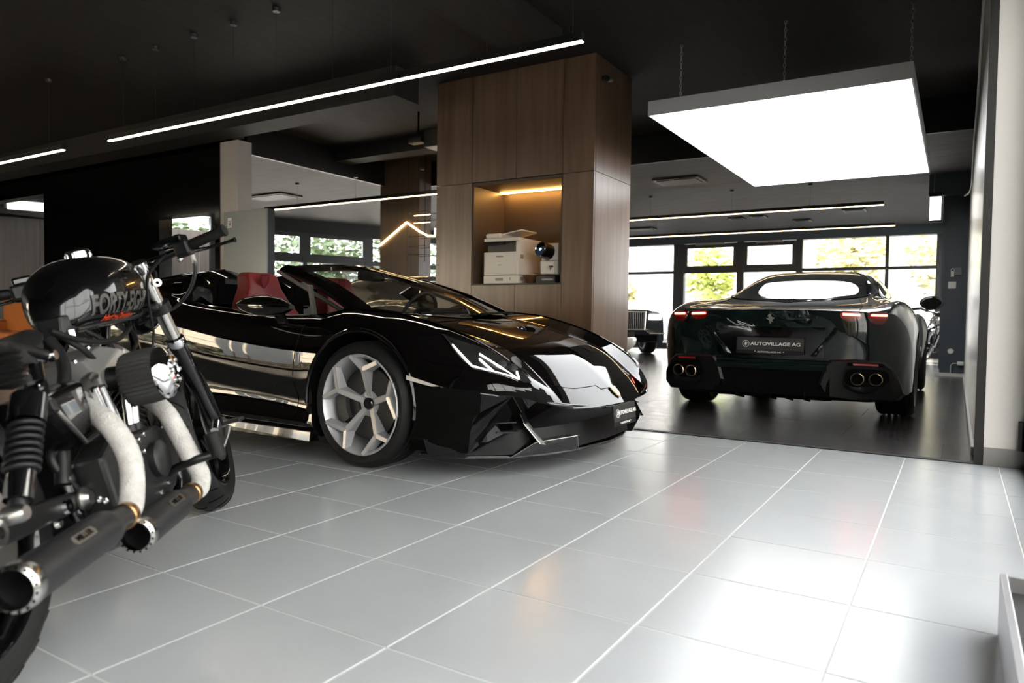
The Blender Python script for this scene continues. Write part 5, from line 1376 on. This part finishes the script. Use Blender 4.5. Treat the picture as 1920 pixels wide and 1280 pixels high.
# tank
TK = [(.655, .03, .03, .790), (.668, .062, .062, .803), (.715, .098, .092, .836), (.80, .125, .110, .858), (.90, .133, .114, .868), (1.0, .130, .110, .876), (1.07, .112, .098, .882), (1.115, .076, .072, .888), (1.135, .03, .03, .890)]
TKa = np.array(TK)
def tk(x):
    xs = TKa[:, 0]; i = np.interp(x, xs, np.arange(len(xs))); return pchip(TKa[:, 1:], [i])[0]
def tank_ring(x, n=40, e=2.5):
    w, h, zc = tk(x); R = []
    for k in range(n):
        a = 2 * math.pi * k / n; c, s = math.cos(a), math.sin(a)
        R.append(Vector((x, w * math.copysign(abs(c) ** (2 / e), c), zc + h * math.copysign(abs(s) ** (2 / e), s))))
    return R
tank = MB().loft([tank_ring(x) for x in np.linspace(.655, 1.135, 40)]).build('fuel_tank', M_BIKEB, moto, 50)
MB().lathe([(0, .034), (.030, .033), (.036, .026), (.037, .008), (.044, .006), (.045, -.01)], (.90, -.005, .972), (-.08, 0, 1), 32).build('filler_cap', M_CHROME, moto, 30)
for k in range(12):
    a = 2 * math.pi * k / 12
    MB().cbox((.899 + .036 * math.cos(a), -.005 + .036 * math.sin(a), .985), (.006, .006, .016)).build('cap_ridge', M_CHROME, moto, bevel=.002)
MB().tube([Vector((x, -tk(x)[0] * .72, tk(x)[2] - tk(x)[1] * .93)) for x in np.linspace(.68, 1.11, 20)], .006, 6).build('tank_seam', M_BIKEM, moto, 60)
MB().hexa([(.635, -.03, .735), (.69, -.05, .735), (.69, .05, .735), (.635, .03, .735), (.64, -.035, .79), (.69, -.06, .79), (.69, .06, .79), (.64, .035, .79)]).build('tank_mount', M_BIKEM, moto, bevel=.006)
def tank_text(body, size, x0, z0, m, stretch, shear=0.0):
    o = text_mesh(body, size, 'tank_lettering', m, moto, Matrix.Identity(4), extrude=0, stretch=stretch, bold=size * .03)
    bm = bmesh.new(); bm.from_mesh(o.data); bmesh.ops.triangulate(bm, faces=bm.faces[:]); bmesh.ops.subdivide_edges(bm, edges=[e for e in bm.edges if e.calc_length() > .008], cuts=3, use_grid_fill=True); bmesh.ops.triangulate(bm, faces=bm.faces[:]); bm.to_mesh(o.data); bm.free()
    for v in o.data.vertices:     # wrap the lettering around the flank of the tank
        x = x0 + v.co.x; z = z0 + v.co.y + shear * v.co.x; w, h, zc = tk(x); q = min(abs((z - zc) / h), .97)
        y = -w * (1 - q ** 2.5) ** (1 / 2.5) - .0032; v.co = (x, y, z)
    return o
tank_text('FORTY-EIGHT', .078, .868, .812, mat('tank_grey_print', (.055, .052, .048), .5), .66, .06)
tank_text('Harley-Davidson', .022, .862, .774, mat('tank_red_print', (.60, .06, .015), .5), 1.25, .06)

# frame, seat, rear fender
def pipe(name, pts, r, m=M_BIKEB, n=10):
    return MB().tube(spline(pts, 6), r, n).build(name, m, moto, 60)
for s in (-1, 1):
    pipe('frame_tube', [(1.08, s * .03, .84), (1.0, s * .06, .60), (.97, s * .10, .35), (.88, s * .11, .17), (.5, s * .11, .16), (.34, s * .11, .22), (.33, s * .10, .45), (.40, s * .07, .70)], .016)
    pipe('fender_rail', [(.44, s * .085, .672), (.25, s * .10, .70), (.0, s * .105, .72), (-.2, s * .10, .70)], .014, M_BIKEM)
    MB().hexa([(.42, s * .088, .655), (-.05, s * .108, .69), (-.05, s * .10, .69), (.42, s * .08, .655), (.42, s * .088, .69), (-.05, s * .108, .74), (-.05, s * .10, .74), (.42, s * .08, .69)]).build('fender_strut', M_BIKEB, moto, bevel=.004)
    MB().lathe([(0, .016), (.012, .016), (.016, .006), (.017, 0)], (.425, s * .092, .672), (0, s, 0), 12).build('strut_bolt', M_CHROME, moto, 40)
    MB().hexa([(.36, s * .125, .29), (-.06, s * .135, .30), (-.06, s * .10, .30), (.36, s * .09, .29), (.36, s * .125, .335), (-.06, s * .135, .365), (-.06, s * .10, .365), (.36, s * .09, .335)]).build('swingarm', M_BIKEM, moto, bevel=.008)
    MB().lathe([(0, .02), (.016, .02), (.022, .012), (.03, .006), (.03, 0)], (.335, s * .128, .312), (0, s, 0), 20).build('pivot_bolt', M_STEEL, moto, 30)
    MB().lathe([(.012, .022), (.026, .02), (.03, .012), (.03, 0)], (-.03, s * .138, .334), (0, s, 0), 20).build('axle_nut', M_STEEL, moto, 30)
    MB().lathe([(.006, .012), (.016, .012), (.018, 0)], (.255, s * .126, .315), (0, s, 0), 14).build('adjuster_bolt', M_CHROME, moto, 30)
    # shock absorber
    a = Vector((.175, s * .165, .592)); b = Vector((.02, s * .165, .355)); d = (b - a)
    MB().lathe([(0, -.005), (.016, -.004), (.019, .01), (.019, .03)], a + Vector((0, 0, 0)), (0, s, 0), 20).build('shock_eye', M_CHROME, moto, 40)
    MB().cyl(a + d * .06, a + d * .28, .036, n=28).build('shock_cover', M_BIKEB, moto, 40)
    cy = [a + d * (.28 + .40 * i / 120) + (frame_axes(d)[1] * math.cos(i * .36) + frame_axes(d)[2] * math.sin(i * .36)) * .029 for i in range(121)]
    MB().tube(cy, .0065, 8).build('shock_spring', M_BIKEM, moto, 60)
    MB().cyl(a + d * .2, a + d * .95, .018, n=18).build('shock_rod', M_BIKEM, moto, 40)
    MB().cyl(a + d * .68, a + d * .90, .027, n=24).build('shock_body', M_BIKEB, moto, 40)
    MB().lathe([(0, .02), (.014, .02), (.018, .012), (.02, -.02)], b, (0, s, 0), 18).build('shock_foot', M_STEEL, moto, 40)
MB().lathe([(.345, -.085), (.36, -.06), (.365, 0), (.36, .06), (.345, .085)], (0, 0, .34), (0, 1, 0), 28, arc=(-3.4, -.9)).build('rear_fender', M_BIKEB, moto, 60, solid=.004)
MB().loft([[Vector((x, w * c, z + hh * (1 - c * c))) for c in (-1, -.75, -.4, 0, .4, .75, 1)] + [Vector((x, w * .9, z - .03)), Vector((x, -w * .9, z - .03))] for x, w, z, hh in ((-.12, .09, .735, .03), (.02, .12, .715, .045), (.2, .13, .69, .04), (.36, .10, .69, .04), (.47, .06, .715, .035), (.52, .04, .74, .02))]).build('seat', M_DLEATH, moto, 50)
# rubber bellows under the seat
m = MB(); prof = [(0, 0)]
for k in range(6):
    prof += [(.022, .005 + k * .013), (.032, .0115 + k * .013)]
prof += [(.02, .085), (.018, .10), (0, .10)]
m.lathe(prof, (.115, -.165, .60), (.05, 0, 1), 22); m.build('rubber_bellows', M_RUBB, moto, 50)

# engine
MB().loft([[Vector((x, y, z)) for x, z in ((.36, .22), (.50, .17), (.78, .17), (.90, .26), (.88, .38), (.76, .46), (.46, .46), (.36, .38))] for y in (-.115, .115)]).build('crankcase', M_COVER, moto, bevel=.015)
MB().loft([[Vector((x, y, z)) for x, z in ((.36, .26), (.40, .215), (.56, .20), (.72, .235), (.80, .30), (.80, .38), (.70, .425), (.52, .425), (.42, .44), (.345, .40))] for y in (-.19, -.11)]).build('cam_cover', M_COVER, moto, bevel=.012)
for x, z, r, y in ((.625, .335, .052, -.205), (.80, .385, .05, -.185), (.44, .33, .022, -.2)):
    MB().lathe([(0, .012), (r * .8, .012), (r, .004), (r, -.02)], (x, y, z), (0, -1, 0), 30).build('round_cover', M_COVER, moto, 40)
for x, z in ((.545, .405), (.56, .37), (.685, .38), (.70, .30), (.66, .26), (.60, .245), (.30, .30), (.275, .31), (.72, .415), (.83, .42), (.85, .35), (.58, .415)):
    MB().lathe([(.003, .007), (.007, .006), (.008, 0)], (x, -.192, z), (0, -1, 0), 10).build('cover_bolt', M_CHROME, moto, 40)
for ax, top in ((Vector((-.36, 0, .93)), (.46, 0, .60)), (Vector((.36, 0, .93)), (.78, 0, .60))):
    ax.normalize(); base = Vector((.755 + ax.x * .05, 0, .43)); tip = base + ax * .17
    R3 = axes((0, 0, 0), Vector((0, 0, 1)).cross(Vector((0, 1, 0))) * 0 + Vector((ax.z, 0, -ax.x)), (0, 1, 0), ax).to_3x3()
    MB().cyl(base, tip, .055, n=24).build('cylinder_barrel', M_BIKEM, moto, 40)
    for k in range(9):
        MB().cbox(base + ax * (.015 + k * .0185), (.155, .19, .006), R3).build('cooling_fin', M_BIKEM, moto, bevel=.002)
    rc = tip + ax * .045
    MB().loft([[rc + R3 @ Vector(p) for p in ring] for ring in ([(-.095, -.125, -.045), (.095, -.125, -.045), (.095, .105, -.045), (-.095, .105, -.045)], [(-.095, -.125, .005), (.095, -.125, .005), (.095, .105, .005), (-.095, .105, .005)], [(-.055, -.085, .042), (.055, -.085, .042), (.055, .075, .038), (-.055, .075, .038)], [(-.05, -.07, .042), (.05, -.07, .042), (.05, .07, .042), (-.05, .07, .042)])]).build('rocker_cover', mat('cast_alloy', (.50, .49, .47), .38, metal=.75), moto, bevel=.014)
    for bx_, by_ in ((-.05, -.06), (.05, -.06), (-.05, .06), (.05, .06)):
        MB().lathe([(0, .008), (.008, .008), (.009, 0)], rc + R3 @ Vector((bx_, by_, .040)), ax, 10).build('cover_bolt', M_CHROME, moto, 40)
for a, b in (((.60, -.155, .43), (.615, -.165, .56)), ((.635, -.155, .43), (.655, -.165, .56)), ((.51, -.155, .43), (.455, -.16, .57)), ((.55, -.155, .43), (.49, -.16, .57))):
    MB().cyl(a, b, .0125, n=18).build('pushrod_tube', M_CHROME, moto, 40)
    MB().cyl(a, Vector(a) + Vector((0, 0, .02)), .018, n=16).build('tappet_block', M_BIKEM, moto, 40)
# air cleaner
ac = empty('air_cleaner', (.635, -.17, .570)); ac.parent = moto
n = 72; vs = []; prof = [(.070, 0), (.074, .01), (.076, .06), (.072, .105)]
mb = MB(); rings = [[Vector(((r + (.0025 if i % 2 else -.0025)) * math.cos(2 * math.pi * i / n), -h, (r + (.0025 if i % 2 else -.0025)) * math.sin(2 * math.pi * i / n))) for i in range(n)] for r, h in prof]
mb.loft(rings).build('pleated_filter', mat('filter_black', (.014, .013, .012), .75), ac)
MB().lathe([(0, .026), (.012, .026), (.014, .021), (.022, .021), (.024, .027), (.042, .024), (.046, .017), (.050, .020), (.066, .010), (.074, .001), (.075, -.010)], (0, -.106, 0), (0, -1, 0), 48).build('chrome_cover', M_CHROME, ac, 40)
for k in range(6):
    a = 2 * math.pi * k / 6
    MB().lathe([(0, .006), (.005, .005), (.006, 0)], (.033 * math.cos(a), -.130, .033 * math.sin(a)), (0, -1, 0), 10).build('cover_screw', M_STEEL, ac, 40)
MB().cyl((0, .10, .02), (0, .0, .01), .035, n=20).build('intake_neck', M_BIKEM, ac, 40)
MB().tube([(-.06, .06, .03), (-.10, .05, .03), (-.13, .05, .02)], .014, 12).build('breather_stub', M_STEEL, ac, 40)
# oil tank / side cover
MB().loft([[Vector((x, y, z)) for x, z in pts] for y, pts in ((-.05, ((.215, .575), (.40, .60), (.41, .50), (.385, .445), (.32, .435), (.23, .53))), (-.150, ((.215, .575), (.40, .60), (.41, .50), (.385, .445), (.32, .435), (.23, .53))), (-.172, ((.235, .57), (.385, .588), (.392, .505), (.372, .46), (.325, .45), (.25, .53))))]).build('side_cover', M_BIKEB, moto, bevel=.008)
MB().tube([Vector((x, -.176, z)) for x, z in ((.235, .535), (.318, .446), (.378, .456), (.396, .505))], .006, 6).build('cover_rim', M_STEEL, moto, 60)
MB().tube(spline([(.52, -.05, .72), (.50, -.08, .66), (.46, -.09, .60), (.42, -.08, .55)], 6), .016, 12).build('rubber_duct', M_RUBB, moto, 60)
for k, pts in enumerate(([(.50, -.07, .74), (.62, -.10, .70), (.78, -.11, .70), (.95, -.08, .74)], [(.55, -.05, .74), (.60, -.09, .68), (.66, -.09, .63)], [(.70, -.06, .74), (.73, -.10, .69), (.72, -.12, .64)], [(.98, -.05, .78), (.95, -.09, .70), (.86, -.11, .66), (.80, -.12, .62)])):
    pipe('wire_loom' if k != 2 else 'fuel_hose', pts, (.008, .009, .007, .006)[k], M_RUBB, 8)
MB().cyl((.66, -.04, .70), (.66, -.04, .745), .012, n=12).build('petcock', M_CHROME, moto, 40)
# drive belt and pulley on the left
MB().lathe([(.15, -.014), (.15, .014), (.13, .014), (.13, -.014)], (0, .095, .325), (0, 1, 0), 48, True).build('belt_pulley', M_BIKEM, moto, 40)
bb = MB(); bb.hexa([(.0, .08, .470), (.55, .08, .415), (.55, .11, .415), (.0, .11, .470), (.0, .08, .476), (.55, .08, .421), (.55, .11, .421), (.0, .11, .476)]); belt = bb.build('drive_belt', M_RUBB, moto)
bt = MB()
for k in range(46):
    t = k / 46; bt.cbox((.55 * t, .095, .467 - .055 * t), (.006, .03, .007))
q = bt.build('belt_teeth', M_RUBB, moto); q['kind'] = 'stuff'; q.parent = belt

# exhausts: wrapped header, clamp, muffler with perforated ring and badge
def exhaust(pts, neck, tip, r, badge_t):
    P = spline(pts, 14); N = len(P)
    ex = MB().tube(P, [.026 + .0014 * abs(math.sin(i * .9)) for i in range(N)], 18).build('wrapped_header', M_WRAP, moto, 50)
    a = Vector(neck); b = Vector(tip); d = (b - a); L = d.length; u = d / L
    MB().tube([P[-1], a - u * .004], .027, 18).build('header_end', M_WRAP, moto, 50)
    MB().lathe([(.0, 0), (.027, 0), (.030, .003), (.030, .022), (.027, .025)], a - u * .012, u, 26).build('pipe_clamp', M_BRONZE, moto, 35)
    mu = MB().lathe([(.0, 0), (.026, 0), (.026, .05), (r * .95, .10), (r, .115), (r, L - .02), (r * .985, L - .005), (r * .86, L - .005), (r * .86, L - .11), (0, L - .11)], a, u, 40).build('muffler', M_MUFF, moto, 32)
    rg = MB().lathe([(r * .86, L - .012), (r * .80, L + .004), (r * .84, L + .010), (r * 1.02, L + .004), (r * 1.03, L - .018), (r, L - .02)], a, u, 44).build('muffler_ring', M_ROCK, moto, 40); rg.parent = mu
    _, x, y = frame_axes(u)
    for k in range(16):
        q = 2 * math.pi * k / 16; c = a + u * (L + .007) + (x * math.cos(q) + y * math.sin(q)) * r * .93
        o = MB().cyl(c, c + u * .0022, .0026, n=8).build('ring_hole', M_MATTE, moto); o.parent = mu
    # badge plate on the outer upper flank
    nrm = (Vector((0, -.80, .60)) - u * u.dot(Vector((0, -.80, .60)))).normalized(); up = nrm.cross(-u) if nrm.cross(-u).z > 0 else nrm.cross(u)
    side = -u if (-u).cross(up).dot(nrm) > 0 else u
    c = a + u * (L * badge_t) + nrm * (r + .0005)
    pl = [(-.042, 0), (-.038, .008), (-.034, .010), (.034, .010), (.038, .008), (.042, 0), (.038, -.008), (.034, -.010), (-.034, -.010), (-.038, -.008)]
    o = badge_poly(pl, c, side, up, .0018, nrm, M_STEEL, moto, 'muffler_badge'); o.parent = mu
    t = text_mesh('MILLER', .017, 'badge_lettering', M_MATTE, moto, axes(c + nrm * .0022, side, up, nrm), extrude=.0003, stretch=1.1, bold=.0005); t.parent = mu
exhaust([(.50, -.10, .545), (.445, -.14, .518), (.385, -.20, .485), (.345, -.242, .435), (.322, -.262, .38), (.290, -.268, .325), (.255, -.27, .285), (.232, -.27, .272)], (.215, -.27, .268), (-.205, -.27, .262), .042, .58)
exhaust([(.80, -.10, .545), (.775, -.15, .508), (.735, -.205, .455), (.708, -.235, .39), (.698, -.255, .32), (.705, -.268, .255), (.672, -.27, .222), (.635, -.27, .221)], (.60, -.27, .221), (.245, -.27, .212), .040, .50)
MB().hexa([(.30, -.16, .20), (.50, -.16, .20), (.50, -.15, .20), (.30, -.15, .20), (.30, -.24, .24), (.46, -.24, .24), (.46, -.23, .24), (.30, -.23, .24)]).build('muffler_bracket', M_BIKEM, moto)
# forward controls
pipe('peg_bracket', [(.70, -.14, .25), (.69, -.20, .285), (.68, -.27, .30), (.705, -.335, .302)], .013, M_BIKEM)
MB().cyl((.70, -.335, .295), (.695, -.33, .365), .022, n=18).build('foot_peg', M_RUBB, moto, 35)
pipe('brake_pedal_arm', [(.70, -.30, .305), (.76, -.32, .30), (.83, -.325, .33), (.865, -.33, .36)], .007, M_STEEL)
MB().cbox((.875, -.345, .372), (.05, .055, .012)).build('brake_pedal', M_BIKEM, moto, bevel=.003)
MB().cyl((.82, -.30, .36), (.85, -.30, .385), .012, n=12).build('pedal_pivot', M_CHROME, moto, 40)
# side stand on the left
MB().tube([(.62, .12, .20), (.66, .22, .10), (.68, .26, .068)], .012, 10).build('side_stand', M_BIKEM, moto, 60)
pipe('lower_brace', [(.34, -.12, .33), (.30, -.10, .42), (.36, -.09, .48)], .010, M_BIKEM)
MB().cyl((.30, -.11, .36), (.34, -.11, .45), .018, n=14).build('brake_cylinder', M_BIKEM, moto, 40)
for p in ((.33, -.115, .40), (.31, -.12, .37), (.40, -.125, .30), (.20, -.13, .29), (.44, -.125, .42)):
    MB().lathe([(0, .01), (.009, .01), (.011, 0)], p, (0, -1, 0), 10).build('frame_bolt', M_CHROME, moto, 40)

# second motorcycle far behind, a copy of the first
m2 = copy_tree(moto)
m2['label'] = 'distant black motorcycle beside the blue grey pillar, seen from the front'
place(m2, (-.03, 17.45, .004), -110, 8)

# ------------------------------------------------------------------ other cars in the hall
cg = coupe('coupe_car', 'warm grey coupe parked behind the convertible, seen through its windscreen', (-6.12, 8.9, 0), math.radians(-90), M_GREYPAINT, plate=False)
sal = thing('saloon_car', 'dark grey saloon with an upright chrome grille at the far windows', 'car', (-5.87, 13.79, 0), math.radians(-50))
# x forward, nose at x = 0
rows = [[(-.02, 0, .95), (-.02, .45, .95), (-.04, .62, .93), (-.10, .80, .90), (-.2, .93, .80), (-.22, .965, .6), (-.2, .965, .35), (-.2, .93, .26), (-.2, 0, .26)],
        [(-.6, 0, 1.03), (-.6, .45, 1.02), (-.6, .62, 1.01), (-.6, .80, 1.0), (-.6, .95, .88), (-.6, .985, .6), (-.6, .98, .35), (-.6, .94, .25), (-.6, 0, .25)],
        [(-1.6, 0, 1.10), (-1.6, .45, 1.09), (-1.6, .62, 1.07), (-1.6, .80, 1.05), (-1.6, .95, .93), (-1.6, .985, .6), (-1.6, .98, .35), (-1.6, .94, .22), (-1.6, 0, .22)],
        [(-2.3, 0, 1.50), (-2.3, .45, 1.49), (-2.3, .62, 1.42), (-2.3, .74, 1.15), (-2.3, .95, .98), (-2.3, .985, .6), (-2.3, .98, .35), (-2.3, .94, .22), (-2.3, 0, .22)],
        [(-3.1, 0, 1.52), (-3.1, .45, 1.51), (-3.1, .62, 1.44), (-3.1, .74, 1.15), (-3.1, .95, .98), (-3.1, .985, .6), (-3.1, .98, .35), (-3.1, .94, .22), (-3.1, 0, .22)],
        [(-3.9, 0, 1.08), (-3.9, .45, 1.07), (-3.9, .62, 1.05), (-3.9, .78, 1.02), (-3.9, .93, .95), (-3.9, .97, .6), (-3.9, .96, .35), (-3.9, .92, .25), (-3.9, 0, .25)],
        [(-4.4, 0, .98), (-4.4, .45, .97), (-4.38, .6, .96), (-4.35, .74, .94), (-4.3, .88, .85), (-4.28, .92, .6), (-4.28, .92, .4), (-4.28, .88, .3), (-4.28, 0, .3)]]
SS = Surf(rows, (), (3, 7))
sb = body_from(SS, 60, 50, 'body', M_NAVY, sal)
cut(sb, [cutter((-.95, s * .6, .38), (-.95, s * 1.2, .38), .41, M_MATTE, sal) for s in (1, -1)] + [cutter((-3.6, s * .6, .38), (-3.6, s * 1.2, .38), .41, M_MATTE, sal) for s in (1, -1)])
for s in (1, -1):
    multi_wheel(sal, (-.95, s * .86, .37), s, .37, .27, .26, M_ALLOY, 8); multi_wheel(sal, (-3.6, s * .86, .37), s, .37, .27, .28, M_ALLOY, 8)
    MB().cbox((-.05, s * .71, .80), (.10, .26, .12)).build('headlamp', emis('saloon_lamp', (1, .95, .85), 1.6), sal, bevel=.02)
    MB().cbox((-.06, s * .74, .46), (.16, .34, .035)).build('bumper_trim', M_CHROME, sal, bevel=.008)
MB().loft([[Vector((x, y, z)) for y, z in ((-.48, .52), (.48, .52), (.50, .93), (-.50, .93))] for x in (-.08, .03)]).build('grille_surround', M_CHROME, sal, bevel=.012)
MB().cbox((.032, 0, .72), (.008, .90, .35)).build('grille_bed', M_MATTE, sal)
for k in range(22):
    MB().cbox((.042, -.42 + .04 * k, .72), (.02, .012, .34)).build('grille_slat', M_CHROME, sal)
MB().cbox((-.02, 0, .36), (.12, 1.5, .14)).build('lower_intake', M_MATTE, sal, bevel=.02)
MB().cbox((.035, 0, .45), (.012, .5, .10)).build('number_plate', M_PLATE, sal)
MB().tube([(-.03, 0, .95), (-.05, 0, 1.03), (-.08, .0, 1.06)], .012, 8).build('bonnet_figure', M_CHROME, sal, 60)
